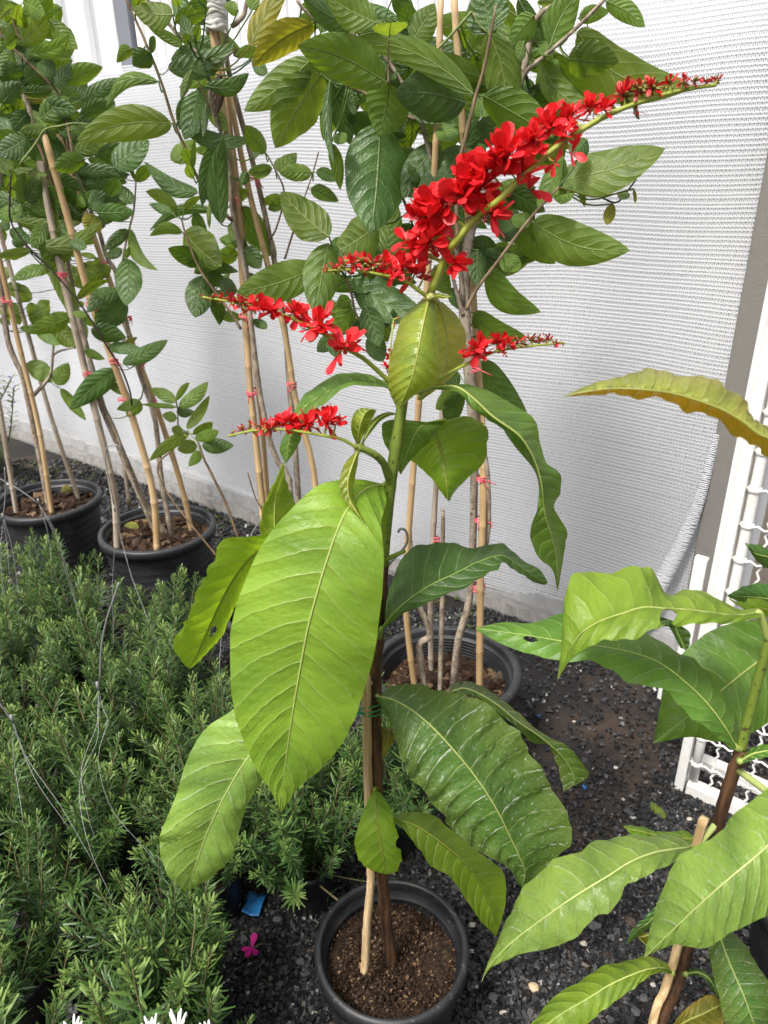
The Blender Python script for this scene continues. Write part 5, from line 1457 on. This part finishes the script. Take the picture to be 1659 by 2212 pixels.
# tree C
leaves(trC, 'c3', [(1490, 215, 985, 540, 270, y_), (1480, 560, 930, 985, 290, l), (1570, 680, 1170, 1290, 420, l)], YC, gC, -.04)
leaves(trC, 'c4', [(1650, 790, 1235, 430, 330, l), (1530, 1080, 845, 1290, 330, m), (1640, 850, 1525, 1465, 330, m)], YC, gC, -.06)
leaves(trC, 'c5', [(750, 760, 0, 440, 390, m, -.05), (670, 215, 240, -20, 290, l), (790, 330, 800, 185, 310, l), (1580, 890, 485, 430, 230, l, -.10), (790, 770, 720, 1220, 390, m), (1500, 960, 880, 880, 430, d, -.05)], YC, gC, -.17)
leaves(trC, 'c5', [(700, 1150, 605, 2100, 570, d, .03), (480, 250, -10, 0, 200, d), (1000, 380, 910, 40, 200, d), (1010, 380, 1190, 80, 240, m), (1630, 720, 1270, 520, 200, m), (1590, 60, 1640, 310, 260, m), (1540, 520, 1710, 330, 250, m), (1470, 1365, 1060, 1860, 330, d, .08), (1250, 1330, 940, 1820, 270, d), (250, 760, 420, 1280, 230, d), (235, 750, 250, 1480, 90, d), (250, 1330, 330, 1720, 120, m), (660, 790, 480, 960, 120, m), (690, 540, 870, 720, 150, d), (1040, 640, 1190, 680, 160, m), (1160, 700, 960, 760, 120, m), (880, 1000, 1250, 1150, 130, d), (1300, 1160, 1360, 1340, 190, m), (1000, 1100, 980, 1330, 120, m), (180, 60, 150, 310, 130, m), (520, 330, 700, 300, 160, d), (850, 300, 1000, 380, 120, d), (1480, 1330, 1700, 1180, 200, d), (1490, 1480, 1690, 1380, 170, d), (430, 760, 470, 1050, 150, d), (280, 1260, 380, 1340, 120, m), (1120, 1500, 1000, 1700, 200, d), (1580, 900, 1740, 1060, 200, m)], YC, gC, -.02)
leaves(trC, 'c6', [(225, 240, 300, 880, 250, l, .12), (190, 690, 660, 950, 260, m), (230, 250, 180, -60, 300, d)], YC, gC, -.15)
leaves(trC, 'c6', [(860, 230, 1590, 600, 310, l, -.12), (600, 440, 940, 760, 180, l, -.12), (700, 380, 1100, 730, 150, m, -.12), (750, 1310, 1440, 1130, 290, l), (546, 1606, 1174, 1791, 290, l, -.1), (440, 870, 80, 1050, 200, d), (670, 340, 850, -20, 220, m), (880, 130, 1070, 90, 110, m), (1080, 10, 1340, 180, 130, m), (560, 110, 400, 300, 170, m), (440, -20, 650, 310, 120, d), (970, 240, 850, 370, 120, l), (800, 420, 1130, 430, 230, m), (620, 450, 720, 670, 200, m), (520, 650, 740, 770, 140, d), (770, 1140, 600, 1480, 150, m), (900, 1350, 925, 1480, 50, m), (770, 1310, 760, 1490, 150, m), (1130, 1480, 1080, 1640, 80, y_), (1170, 1400, 1250, 1450, 60, m), (940, 1010, 850, 1130, 150, d), (1280, 1370, 1290, 1480, 25, y_), (580, 10, 770, 20, 70, l), (360, 380, 220, 640, 180, d), (500, 760, 700, 1000, 200, d), (480, 300, 430, 430, 90, m), (650, 300, 640, 420, 110, m), (300, 0, 420, 180, 120, l), (120, 380, 210, 590, 150, m), (560, 700, 420, 560, 140, d), (660, 1000, 760, 1120, 140, m)], YC, gC, -.02)
leaves(trC, 'c7', [(320, 650, 750, 900, 240, d, -.08), (520, 510, 600, 205, 150, m), (480, 310, 230, 480, 250, l), (400, 840, 480, 1080, 150, d), (300, 830, 200, 1000, 150, m), (200, 1030, 85, 1130, 100, d), (420, 1030, 510, 1190, 130, d), (500, 910, 530, 1050, 110, m), (1060, 440, 1260, 540, 180, d), (1190, 580, 1510, 840, 170, m, -.18), (1100, 880, 1400, 1010, 160, m, -.15), (1150, 1190, 1420, 1515, 190, d, -.08), (1000, 1380, 860, 1500, 110, m), (1000, 1400, 950, 1600, 130, d), (1010, 1280, 910, 1350, 110, d), (1400, 300, 1600, 530, 210, m), (1290, 500, 1400, 610, 120, m), (1510, 280, 1495, 400, 70, m), (1130, 470, 1120, 700, 120, d), (850, 570, 930, 740, 130, m), (960, 720, 1000, 850, 90, d), (300, 800, 210, 830, 90, m), (560, 930, 600, 860, 60, d), (180, 1050, 210, 1170, 90, d), (1290, 250, 1360, 330, 170, d), (1450, 230, 1380, 330, 120, m), (1110, 900, 1120, 955, 50, m), (1230, 590, 1080, 420, 130, d), (1150, 1020, 1120, 1060, 80, d), (640, 300, 690, 360, 60, d), (1350, 300, 1280, 420, 150, d), (960, 400, 1100, 330, 150, m)], YC, gC, .02)
# tree B and A
leaves(trB, 'c1', [(140, 60, 0, 170, 120, l), (150, 230, 190, 30, 90, l), (215, 20, 420, 120, 180, m), (190, 390, 440, 160, 200, l), (270, 500, 650, 320, 130, m, -.08), (290, 580, 560, 520, 150, l), (390, 650, 660, 560, 120, m), (500, 800, 640, 620, 120, d), (600, 760, 920, 630, 170, m), (750, 930, 1110, 750, 130, d), (560, 880, 775, 945, 190, m), (380, 1110, 625, 930, 190, m), (210, 860, 470, 830, 110, d), (250, 910, 470, 920, 90, y_), (30, 950, 180, 780, 170, d), (0, 1030, 150, 950, 90, m), (170, 1150, 190, 900, 110, m), (40, 1000, 260, 1150, 140, d), (440, 1210, 205, 1220, 120, m), (430, 1190, 330, 1060, 110, m), (750, 1090, 1050, 950, 130, d), (740, 1160, 930, 1060, 150, d), (660, 1430, 1060, 1310, 150, m), (900, 1440, 1280, 1430, 165, d), (1060, 1570, 1365, 1350, 230, d), (790, 1480, 520, 1560, 170, m), (240, 1280, 610, 1500, 300, d), (240, 1300, 0, 1440, 200, d), (120, 1580, -20, 1460, 110, l), (130, 1590, 445, 1650, 90, l), (720, 1600, 1170, 1630, 120, d), (110, 460, 0, 690, 130, m), (220, 620, 60, 480, 160, d), (240, 760, 420, 620, 170, d), (0, 310, 60, 250, 60, l), (60, 210, 100, 140, 70, m), (270, 370, 150, 400, 60, l), (640, 1220, 830, 1190, 90, m), (460, 1210, 520, 1300, 60, l), (200, 640, 30, 720, 150, d), (230, 560, 400, 480, 140, d), (420, 980, 700, 1020, 170, d), (260, 1050, 120, 1200, 160, d), (640, 1080, 560, 1200, 120, d), (480, 560, 400, 720, 150, d), (900, 1440, 820, 1330, 110, y_), (150, 330, 40, 420, 120, m), (90, 330, 140, 200, 90, m), (560, 1260, 750, 1160, 150, d), (820, 1480, 1010, 1560, 80, m), (250, 250, 160, 120, 100, m)], YB, gB, -.06)
leaves(trB, 'c2', [(300, 540, 600, 340, 230, m), (260, 470, 380, 270, 150, d), (460, 250, 740, 330, 150, d), (800, 300, 1170, 205, 145, d), (1010, 410, 1090, 235, 130, d), (810, 490, 620, 410, 90, m), (820, 490, 900, 370, 90, m), (860, 550, 950, 310, 120, d), (910, 540, 1140, 370, 130, d), (900, 560, 1240, 540, 160, d), (590, 570, 800, 500, 130, d), (140, 640, 710, 640, 125, l, -.08), (310, 880, 910, 660, 150, l, -.12), (560, 730, 460, 1035, 290, m), (640, 830, 810, 890, 110, d), (900, 590, 820, 740, 180, y_), (180, 470, 250, 190, 130, m), (200, 480, 140, 650, 70, m), (130, 560, 0, 600, 130, m), (290, 910, -20, 960, 90, l), (90, 720, 280, 840, 120, d), (1240, 480, 1110, 320, 120, d), (1200, 720, 990, 890, 110, d), (1220, 720, 1460, 1080, 110, m, -.18), (1140, 900, 990, 980, 90, d), (1160, 990, 1210, 880, 50, m), (1190, 990, 1190, 1400, 230, d), (1120, 1290, 840, 1480, 150, d, -.12), (1150, 1340, 920, 1620, 270, d), (470, 1110, 650, 1540, 150, l, .12), (630, 1550, 300, 1650, 160, m), (720, 1370, 1020, 1170, 80, m), (560, 480, 700, 360, 170, d), (520, 430, 680, 560, 180, d), (760, 580, 560, 620, 140, d), (420, 650, 300, 880, 130, m), (1270, 270, 1420, 130, 110, m), (1260, 260, 1180, 80, 40, m), (1400, 140, 1300, 240, 80, m), (30, 200, 0, 60, 80, m), (60, 330, 110, 180, 90, m), (640, 920, 480, 1000, 90, m), (660, 780, 560, 700, 130, d)], YB, gB, -.06)
leaves(trB, 'd1', [(700, 835, 450, 1040, 130, d), (730, 800, 980, 670, 90, d), (640, 700, 830, 720, 70, d), (540, 600, 730, 640, 110, d), (650, 930, 760, 985, 60, d), (830, 1020, 765, 1105, 90, m), (820, 1020, 700, 1070, 60, m), (500, 720, 610, 770, 50, m), (430, 500, 520, 510, 40, m), (720, 700, 800, 650, 40, y_), (780, 1100, 790, 1150, 20, l)], YB, gB, -.09)
leaves(trA, 'c2', [(460, 1060, 320, 1140, 80, l), (750, 950, 920, 1000, 50, l), (790, 1030, 960, 1070, 60, l), (70, 1230, 250, 1270, 80, l), (650, 1140, 770, 1260, 80, l), (850, 1290, 930, 1300, 80, l), (300, 1600, 440, 1400, 150, l), (70, 1400, 180, 1590, 140, l), (370, 1470, 450, 1390, 100, l), (0, 1350, 60, 1500, 120, l), (540, 1270, 590, 1310, 50, l), (800, 1600, 860, 1560, 120, l), (0, 1550, 90, 1600, 80, l), (480, 1600, 600, 1520, 150, l), (60, 1150, 0, 1240, 60, l), (620, 1040, 690, 1090, 50, l), (700, 1420, 790, 1400, 60, l), (90, 640, 0, 700, 90, d), (280, 740, 330, 660, 90, m), (0, 700, 40, 830, 70, m)], YA, gA, .12)
leaves(trA, 'd1', [(160, 800, 325, 900, 110, m), (340, 930, 400, 810, 90, m), (360, 950, 505, 1120, 60, m), (210, 600, 350, 690, 60, m), (120, 590, 200, 600, 40, m), (320, 560, 440, 700, 110, l), (290, 480, 200, 520, 90, l), (0, 360, 90, 360, 60, l), (0, 470, 60, 530, 60, l)], YA, gA, .02)
# filler foliage deep in the crowns
def filler(tr, n, box, y, rr, mats, ll=(60, 100)):
    for k in range(n):
        x, yy = rr.uniform(box[0], box[2]), rr.uniform(box[1], box[3])
        a = rr.uniform(0, 6.28)
        L = rr.uniform(*ll)
        dx, dy = L * math.cos(a), L * .6 * math.sin(a) + 10
        sleaf(tr, 'v', (x - dx / 2, yy - dy / 2, x + dx / 2, yy + dy / 2, L * rr.uniform(.36, .46), rr.choice(mats)), y + rr.uniform(-.06, .08), rr, big=True)
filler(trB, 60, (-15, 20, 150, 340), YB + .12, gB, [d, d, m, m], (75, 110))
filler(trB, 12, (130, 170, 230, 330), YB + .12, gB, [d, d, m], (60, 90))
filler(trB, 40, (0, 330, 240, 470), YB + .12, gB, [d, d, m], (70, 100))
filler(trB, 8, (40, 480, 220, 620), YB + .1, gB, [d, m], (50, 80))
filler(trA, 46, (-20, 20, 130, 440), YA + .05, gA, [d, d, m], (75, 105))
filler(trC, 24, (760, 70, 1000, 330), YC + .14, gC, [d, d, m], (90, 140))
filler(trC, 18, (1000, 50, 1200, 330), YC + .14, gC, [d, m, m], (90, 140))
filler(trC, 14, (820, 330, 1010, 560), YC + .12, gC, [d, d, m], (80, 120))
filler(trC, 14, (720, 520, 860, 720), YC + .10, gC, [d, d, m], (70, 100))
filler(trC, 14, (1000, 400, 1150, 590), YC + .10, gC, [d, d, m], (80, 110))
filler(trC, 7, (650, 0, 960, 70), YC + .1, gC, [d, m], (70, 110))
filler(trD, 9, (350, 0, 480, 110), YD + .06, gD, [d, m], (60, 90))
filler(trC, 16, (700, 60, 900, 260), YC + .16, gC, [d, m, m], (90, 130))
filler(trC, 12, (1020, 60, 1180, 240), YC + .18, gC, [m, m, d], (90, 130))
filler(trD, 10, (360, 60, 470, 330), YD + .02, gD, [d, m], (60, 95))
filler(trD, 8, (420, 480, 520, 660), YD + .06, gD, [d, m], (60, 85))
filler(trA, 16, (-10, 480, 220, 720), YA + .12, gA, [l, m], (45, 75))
# ------------------------------------------------------------------ rosemary
def sprig_mesh(seed):
    rs = random.Random(seed)
    L = rs.uniform(.20, .27)
    b = MB()
    cx, cy = rs.uniform(-.03, .03), rs.uniform(-.03, .03)
    n = 26
    path = np.array([[cx * (i / n) ** 2, cy * (i / n) ** 2, L * i / n] for i in range(n + 1)])
    b.tube(path, np.linspace(.0019, .0009, n + 1), 5, uvf=(.5, .5), mi=1)
    a = rs.uniform(0, 6)
    z = L * .10
    while z < L:
        f = z / L
        i = min(n - 1, int(f * n))
        base = path[i] + (path[i + 1] - path[i]) * (f * n - i)
        nn = rs.choice((2, 3, 3, 4)) if f > .35 else 2
        for k in range(nn):
            an = a + k * 2 * math.pi / nn + rs.uniform(-.3, .3)
            el = rs.uniform(.35, .85) + (.55 * max(0, f - .8) / .2)
            ln = rs.uniform(.022, .034) * (1 - .55 * max(0, f - .86) / .14) * (.8 if f < .25 else 1)
            w = rs.uniform(.0032, .0042)
            d = np.array([math.cos(an) * math.cos(el), math.sin(an) * math.cos(el), math.sin(el)])
            s = nrm(np.cross(d, [0, 0, 1.0])); u = np.cross(s, d)
            droop = rs.uniform(-.22, .10)
            p0 = base + d * .0012
            p1 = base + d * ln * .5 + u * ln * droop * .15
            p2 = base + d * ln + u * ln * droop
            vs = [p0, p1 - s * w / 2 - u * w * .25, p1 + u * w * .12, p1 + s * w / 2 - u * w * .25, p2 - s * w * .22, p2 + s * w * .22]
            fs = [(0, 2, 1), (0, 3, 2), (1, 2, 5, 4), (2, 3, 5)]
            t = min(1, .15 + .8 * f ** 1.5 + rs.uniform(-.08, .08))  # darker low on the sprig as painted interior shade, paler young tips
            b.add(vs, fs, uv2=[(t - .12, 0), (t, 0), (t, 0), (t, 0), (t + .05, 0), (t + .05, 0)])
        a += rs.uniform(.9, 1.5)
        z += rs.uniform(.0066, .0090)
    me_o = b.build("sprig", [M['rosemary'], M['rosestem']])
    me = me_o.data
    bpy.data.objects.remove(me_o)
    return me
SPRIGS = [sprig_mesh(100 + k) for k in range(9)]

def rosemary(x, y, n, seed, height=.13, pr_=.075, label="bushy rosemary plant among the other rosemary plants", group="rosemary plants massed beside the pots", spread=1.0, size=1.0, pot_label="small black nursery pot under a rosemary plant"):
    rs = random.Random(seed)
    t = thing("rosemary_plant", (x, y, height - .02), label, "rosemary", group)
    for k in range(n):
        a = rs.uniform(0, 2 * math.pi)
        q = math.sqrt(rs.uniform(0, 1))
        r = pr_ * .85 * q
        tilt = (q ** 1.2) * rs.uniform(.15, .85) * spread + rs.uniform(-.1, .1)
        if rs.random() < .08 and (x > -.2 or y > .8): tilt = rs.uniform(.9, 1.55); r = pr_ * .9
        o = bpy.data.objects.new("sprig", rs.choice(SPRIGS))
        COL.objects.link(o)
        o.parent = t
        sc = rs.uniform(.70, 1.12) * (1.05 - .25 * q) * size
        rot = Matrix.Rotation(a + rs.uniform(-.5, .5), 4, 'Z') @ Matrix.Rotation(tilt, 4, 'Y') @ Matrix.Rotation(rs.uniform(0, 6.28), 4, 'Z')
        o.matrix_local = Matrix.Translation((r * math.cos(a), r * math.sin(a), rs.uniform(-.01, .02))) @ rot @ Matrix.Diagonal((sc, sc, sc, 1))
    p = thing("nursery_pot", (x, y, 0), pot_label, "pot", "small pots under the rosemary")
    b = MB()
    b.lathe((x, y, 0), [(pr_ * .7, 0), (pr_ * .72, .004), (pr_ * .95, height - .02), (pr_ * 1.02, height - .018), (pr_ * 1.02, height), (pr_ * .95, height), (pr_ * .93, height - .02)], n=36)
    b.build("pot_wall", M['pot'], p)
    soil_part(p, (x, y, 0), pr_ * .94, height - .018, seed, .004)
    return t

RS = [(-.345, .69), (-.62, .66), (-.39, .89), (-.72, .93), (-.39, 1.12), (-.64, 1.15), (-.89, 1.17), (-.17, 1.14), (-.43, 1.37), (-.69, 1.40), (-.94, 1.42), (-.55, 1.60), (-.81, 1.63), (-1.07, 1.66), (-.67, 1.84), (-.93, 1.87), (-1.20, 1.9), (-1.08, 2.10), (-1.36, 2.13), (-.20, 1.40), (-.01, 1.30), (-.27, .88)]
RLAB = {(-.17, 1.14): dict(label='rosemary plant standing apart between the broad lime leaf and the split wooden stake', pot_label='small black pot of the rosemary plant that stands apart by the stake'),
        (-.345, .69): dict(label='rosemary plant overhanging the gravel next to the magenta blossom', pot_label='small black pot of the rosemary beside the magenta blossom')}
for i, (x, y) in enumerate(RS):
    small = (x, y) == (-.27, .88)
    if small: continue
    n_s = 64 if (x, y) == (-.17, 1.14) else (44 if y < 1.5 else 44)
    rosemary(x + rng.uniform(-.02, .02), y + rng.uniform(-.02, .02), n_s, 300 + i, spread=1.0 if y < 1.5 else .8, height=.13 if y < 1.0 else .14 if y < 1.5 else .17, size=(1.38 if y < 1.0 else 1.26 if y < 1.5 else 1.18) * rng.uniform(.92, 1.06), **RLAB.get((x, y), {}))

# ------------------------------------------------------------------ wire hangers
def hanger(label, hook, join, ends, yw, hook_w=3.0):
    """hook: picture points of the rigid top wire; ends: lists of points for the three thin wires"""
    b0 = PY(*join, yw)
    t = thing("wire_hanger", b0, label, "hanger", "wire pot hangers")
    b = MB()
    b.tube(catmull([PY(x, y, yw) for x, y in hook], 18), .0019, 6); b.build("hook", M['wire'], t)
    b = MB()
    j = PY(*join, yw)
    b.tube([j + Vector((0, 0, .018)), j], .0030, 8); b.build("ferrule", M['wire'], t)
    for e in ends:
        b = MB()
        pts = [j] + [PY(x, y, yy) for x, y, yy in e]
        b.tube(catmull(pts, 20), .00042, 5); b.build("wire", M['wire'], t)
    return t
hanger("bent wire hanger standing upright in the rosemary beside the ragged leaf", [(257, 1258), (246, 1292), (230, 1340), (219, 1400), (216, 1470)], (213, 1490),
       [[(211, 1540, 1.10), (210, 1600, 1.06), (174, 1680, 1.0), (176, 1760, .95), (200, 1850, .90), (243, 1945, .86), (252, 2000, .86)], [(222, 1530, 1.10), (232, 1560, 1.08), (212, 1640, 1.03), (240, 1745, .98), (310, 1830, .94), (350, 1880, .92)], [(211, 1560, 1.09), (176, 1660, 1.02), (190, 1760, .96), (205, 1810, .94)]], 1.14)
hanger("wire hanger with a round hook leaning on the three-stake pot", [(262, 972), (255, 962), (240, 962), (229, 972), (228, 1000), (236, 1040), (246, 1090)], (248, 1105),
       [[(262, 1160, 2.0), (285, 1250, 1.9), (316, 1330, 1.75), (350, 1440, 1.6)], [(248, 1170, 2.0), (243, 1260, 1.85), (245, 1390, 1.65)], [(262, 1170, 2.0), (290, 1260, 1.85), (345, 1400, 1.62)]], 2.02)
hanger("straight wire hanger lying against the farthest pot", [(-12, 1028), (20, 1045), (45, 1060), (80, 1085)], (84, 1088),
       [[(120, 1150, 2.1), (150, 1250, 1.9), (180, 1360, 1.7)], [(105, 1160, 2.1), (112, 1260, 1.9)], [(125, 1170, 2.1), (140, 1230, 1.95), (178, 1350, 1.72)]], 2.2)
hanger("wire hanger in the rosemary at the outer edge below the farthest pot", [(10, 1010), (12, 1060), (8, 1110)], (8, 1120),
       [[(15, 1180, 2.0), (20, 1240, 1.9)], [(0, 1200, 2.0), (12, 1300, 1.8)], [(25, 1180, 2.0), (40, 1280, 1.8)]], 2.1)
hanger("thin wire hanger drooping over the near rosemary", [(-30, 1480), (0, 1520), (25, 1555)], (28, 1560),
       [[(30, 1640, 1.05), (45, 1740, .98), (50, 1780, .96)], [(60, 1640, 1.05), (130, 1740, .99), (200, 1860, .93)], [(40, 1600, 1.08), (80, 1690, 1.02), (150, 1790, .97)]], 1.14)
hanger("wire hanger with an eye crossing behind the broad lime leaf", [(577, 1102), (556, 1133), (540, 1158)], (536, 1168),
       [[(520, 1230, 1.7), (490, 1310, 1.6), (476, 1400, 1.5), (474, 1500, 1.42)], [(530, 1240, 1.7), (540, 1330, 1.6)], [(545, 1240, 1.7), (560, 1330, 1.62)]], 1.75)
hanger("wire hook catching a green side twig of the flowering plant", [(860, 1150), (864, 1143), (874, 1144), (880, 1156), (879, 1172), (868, 1190), (850, 1208), (838, 1222)], (836, 1226),
       [[(830, 1280, .93), (822, 1340, .93)], [(828, 1270, .93), (818, 1330, .935)], [(834, 1280, .93), (826, 1335, .935)]], .915)

# ------------------------------------------------------------------ small things on the ground
g0 = PG(550, 1960, .006)
b = MB()
vs = []
for i in range(7):
    for j in range(7):
        u, w = i / 6 - .5, j / 6 - .5
        x, y = g0.x + u * .040 + w * .010, g0.y + w * .052 - u * .008
        vs.append((x, y, .014 + .012 * abs(u) + .003 * math.sin(6 * w + 3 * u)))
b.add(vs, [(i * 7 + j, i * 7 + j + 1, i * 7 + j + 8, i * 7 + j + 7) for i in range(6) for j in range(6)])
o = b.build("plastic_scrap", M['blue'], base=(g0.x, g0.y, .004))
md = o.modifiers.new("thickness", 'SOLIDIFY'); md.thickness = .0008
tag(o, "crumpled blue plastic scrap lying on the gravel by the rosemary", "scrap")
for k, (x, y, s) in enumerate(((1262, 1702, .006), (1163, 1548, .005))):
    q = PG(x, y, .004)
    b = MB(); vv, qq = chunks(np.array([[q.x, q.y, .007], [q.x + .006, q.y + .002, .006]]), [s * 1.6, s], np.random.default_rng(k), .6, (1, .8, .4))
    b.add(vv, qq.tolist()); o = b.build("plastic_scrap", M['blue'], base=(q.x, q.y, .002), smooth=False)
    tag(o, ("small torn blue plastic bit on gravel under the downturned leaf tip", "tiny blue plastic bit on gravel beside the bark-filled pot")[k], "scrap")
q = PG(545, 2052, .006)
fl = thing("fallen_flower", (q.x, q.y, .004), "fallen magenta blossom lying on the black gravel", "flower")
rr = random.Random(5)
for an, L in ((1.5, .030), (3.5, .022), (4.4, .026), (5.3, .026)):
    b = MB()
    petal(b, np.array([q.x, q.y, .014]), np.array([math.cos(an), math.sin(an), .15]), np.array([0, 0, 1.0]), L, L * .55, rr.uniform(-.25, .1), nseg=6)
    b.build("petal", M['magenta'], fl)
b = MB(); b.tube([(q.x, q.y, .014), (q.x + .016, q.y + .005, .017), (q.x + .03, q.y + .007, .016)], .0011, 5); b.build("flower_stalk", M['rosestem'], fl)

def pebble(x, y, s, mat, label, group=None, seed=0):
    q = PG(x, y, .004)
    rs = np.random.default_rng(seed)
    b = MB()
    n1, n2 = 5, 7
    vs = []
    sx, sy, sz = s * rs.uniform(.8, 1.2), s * rs.uniform(.7, 1), s * rs.uniform(.45, .65)
    for i in range(n1 + 1):
        th = math.pi * i / n1
        for j in range(n2):
            ph = 2 * math.pi * j / n2
            k = 1 + rs.uniform(-.22, .18)
            vs.append((q.x + sx * .5 * k * math.sin(th) * math.cos(ph), q.y + sy * .5 * k * math.sin(th) * math.sin(ph), .004 + sz * .5 + sz * .5 * k * math.cos(th)))
    b.add(vs, [(i * n2 + j, (i + 1) * n2 + j, (i + 1) * n2 + (j + 1) % n2, i * n2 + (j + 1) % n2) for i in range(n1) for j in range(n2)])
    o = b.build("pebble", M[mat], base=(q.x, q.y, .002), smooth=(mat == "beige"))
    return tag(o, label, "pebble", group)
pebble(1152, 2135, .023, 'beige', "smooth beige pebble on black gravel below the pointed lime leaf", seed=1)
pebble(1064, 2158, .024, 'greypebble', "rounded grey pebble on black gravel next to the beige one", seed=2)
gp = "larger dark stones lying in the gravel"
for k, (x, y, s) in enumerate([(1283, 2005, .026), (1320, 2030, .020), (1372, 2188, .020), (1390, 2160, .018), (600, 1990, .020), (650, 2080, .018), (655, 1945, .022)]):
    pebble(x, y, s, 'greypebble', "larger dark stone lying in the gravel", gp, 10 + k)
gw = "pale pebbles scattered on the gravel"
for k, (x, y, s) in enumerate([(1488, 1772, .014), (1260, 2040, .014), (1410, 2130, .012), (1087, 2190, .015), (1283, 2090, .012), (1075, 1855, .010), (680, 2190, .012), (1020, 2000, .014), (1185, 1980, .010), (1070, 1950, .011), (1330, 1660, .012), (1240, 1560, .010), (1470, 2100, .012)]):
    pebble(x, y, s, 'pebble', "pale pebble lying on the black gravel", gw, 40 + k)
# dry leaves on the ground and in the pots
def litter(px, py, h, L, mat, label, seed):
    q = PG(px, py, h)
    rs = random.Random(seed)
    a = rs.uniform(0, 6.28)
    p0 = np.array([q.x - L / 2 * math.cos(a), q.y - L / 2 * math.sin(a), h + .004]); p1 = np.array([q.x + L / 2 * math.cos(a), q.y + L / 2 * math.sin(a), h + .012])
    A, Mi, B = sleaf_pts(p0, p1, L * .5, rs.uniform(-.2, .2), .05, .3)
    b = MB(); leaf_geom(b, A, Mi, B, nu=14, nv=4, nveins=7, seed=seed, rib=.0008)
    o = b.build("fallen_leaf", LM[mat], base=(q.x, q.y, h))
    return tag(o, label, "leaf")
litter(150, 1060, .275, .075, 'ty', "yellowing fallen leaf lying in the farthest pot", 1)
litter(285, 1143, .272, .075, 'ty', "curled yellow-green fallen leaf in the three-stake pot by its outer stake", 2)
litter(320, 1118, .272, .07, 'tl', "green fallen leaf at the back of the three-stake pot", 3)
litter(298, 1175, .275, .06, 'dead', "brown dead leaf at the front of the three-stake pot", 4)
litter(1085, 1468, .225, .09, 'dead', "long brown dead leaf at the rim of the ribbed bark-filled pot", 5)
litter(1362, 1998, .004, .035, 'dead', "crisp red-brown leaf scrap on the gravel", 6)
litter(1420, 1755, .004, .05, 'olive', "wilted olive leaf on the ground in front of the gate", 7)

# white-leaved plant peeping in at the bottom
wp = thing("white_leaved_plant", PG(300, 2600), "white spiky-leaved plant peeping up below the rosemary", "plant")
for k, (x, y, n) in enumerate(((158, 2240, 12), (328, 2238, 11), (384, 2228, 12), (455, 2248, 8), (290, 2256, 7))):
    rr = random.Random(70 + k)
    c = np.array(PY(x, y, .54))
    b = MB()
    for i in range(n):
        an = rr.uniform(0, 6.28)
        dd = np.array([math.cos(an) * .55, math.sin(an) * .55, rr.uniform(.7, 1.1)])
        ln = rr.uniform(.016, .027); dd = nrm(dd)
        b.tube([c, c + dd * ln * .5, c + dd * ln * .9 + np.array([0, 0, .002]), c + dd * ln + np.array([0, 0, .003])], [.0010, .0017, .0016, .0007], 6)
    b.build("leaf_tuft", M['whiteleaf'], wp)
    b = MB()
    b.tube(catmull([Vector(c), Vector(c) + Vector((0, 0, -.12)), PG(300, 2600) + Vector((rr.uniform(-.03, .03), 0, 0))], 10), .002, 6)
    b.build("stem", M['vinegreen'], wp)

# violet-flowered bedding plant far left
vp = thing("violet_flower_plant", PG(-20, 1010), "bushy green plant with small violet flowers by the curb", "plant")
rr = random.Random(88)
for k in range(16):
    x, y = rr.uniform(-70, 30), rr.uniform(770, 900)
    b = MB()
    top = np.array(PY(x, y, 3.3 + rr.uniform(-.1, .1)))
    bot = np.array(PG(-20, 1010)) + np.array([rr.uniform(-.08, .08), rr.uniform(-.08, .08), 0])
    path = catmull([bot, (bot + top) / 2 + np.array([rr.uniform(-.03, .03), 0, 0]), top], 18)
    b.tube(path, .003, 5)
    for i in range(2, 19):
        for j in range(5):
            an = rr.uniform(0, 6.28)
            petal(b, path[i], np.array([math.cos(an), math.sin(an), .5]), np.array([0, 0, 1.0]), rr.uniform(.03, .055), .010, -.2, nseg=3)
    s_ = b.build("flower_stem", LM['tm'], vp)
    b = MB()
    for i in range(7):
        an = rr.uniform(0, 6.28)
        petal(b, path[rr.randint(10, 18)], np.array([math.cos(an), math.sin(an), .3]), np.array([0, 0, 1.0]), .020, .014, .1, nseg=3)
    b.build("blossoms", M['violet'], s_)

# low weeds along the curb
rr = random.Random(91)
vs, fs = [], []
b = MB()
for k in range(260):
    s = rr.uniform(.2, 3.2); o_ = rr.uniform(.10, .45) ** 1.0
    if math.sin(s * 5) + rr.uniform(-.6, .6) < .2: continue
    q = np.array(FP(s, .004, o_))
    for i in range(rr.randint(3, 6)):
        an = rr.uniform(0, 6.28)
        petal(b, q, np.array([math.cos(an), math.sin(an), rr.uniform(.2, .9)]), np.array([0, 0, 1.0]), rr.uniform(.010, .022), rr.uniform(.006, .012), -.2, nseg=3)
w = b.build("weeds", LM['tm'], base=tuple(FP(1.5, .0, .2)))
tag(w, "low green weeds sprouting along the foot of the curb", "weeds", kind='stuff')
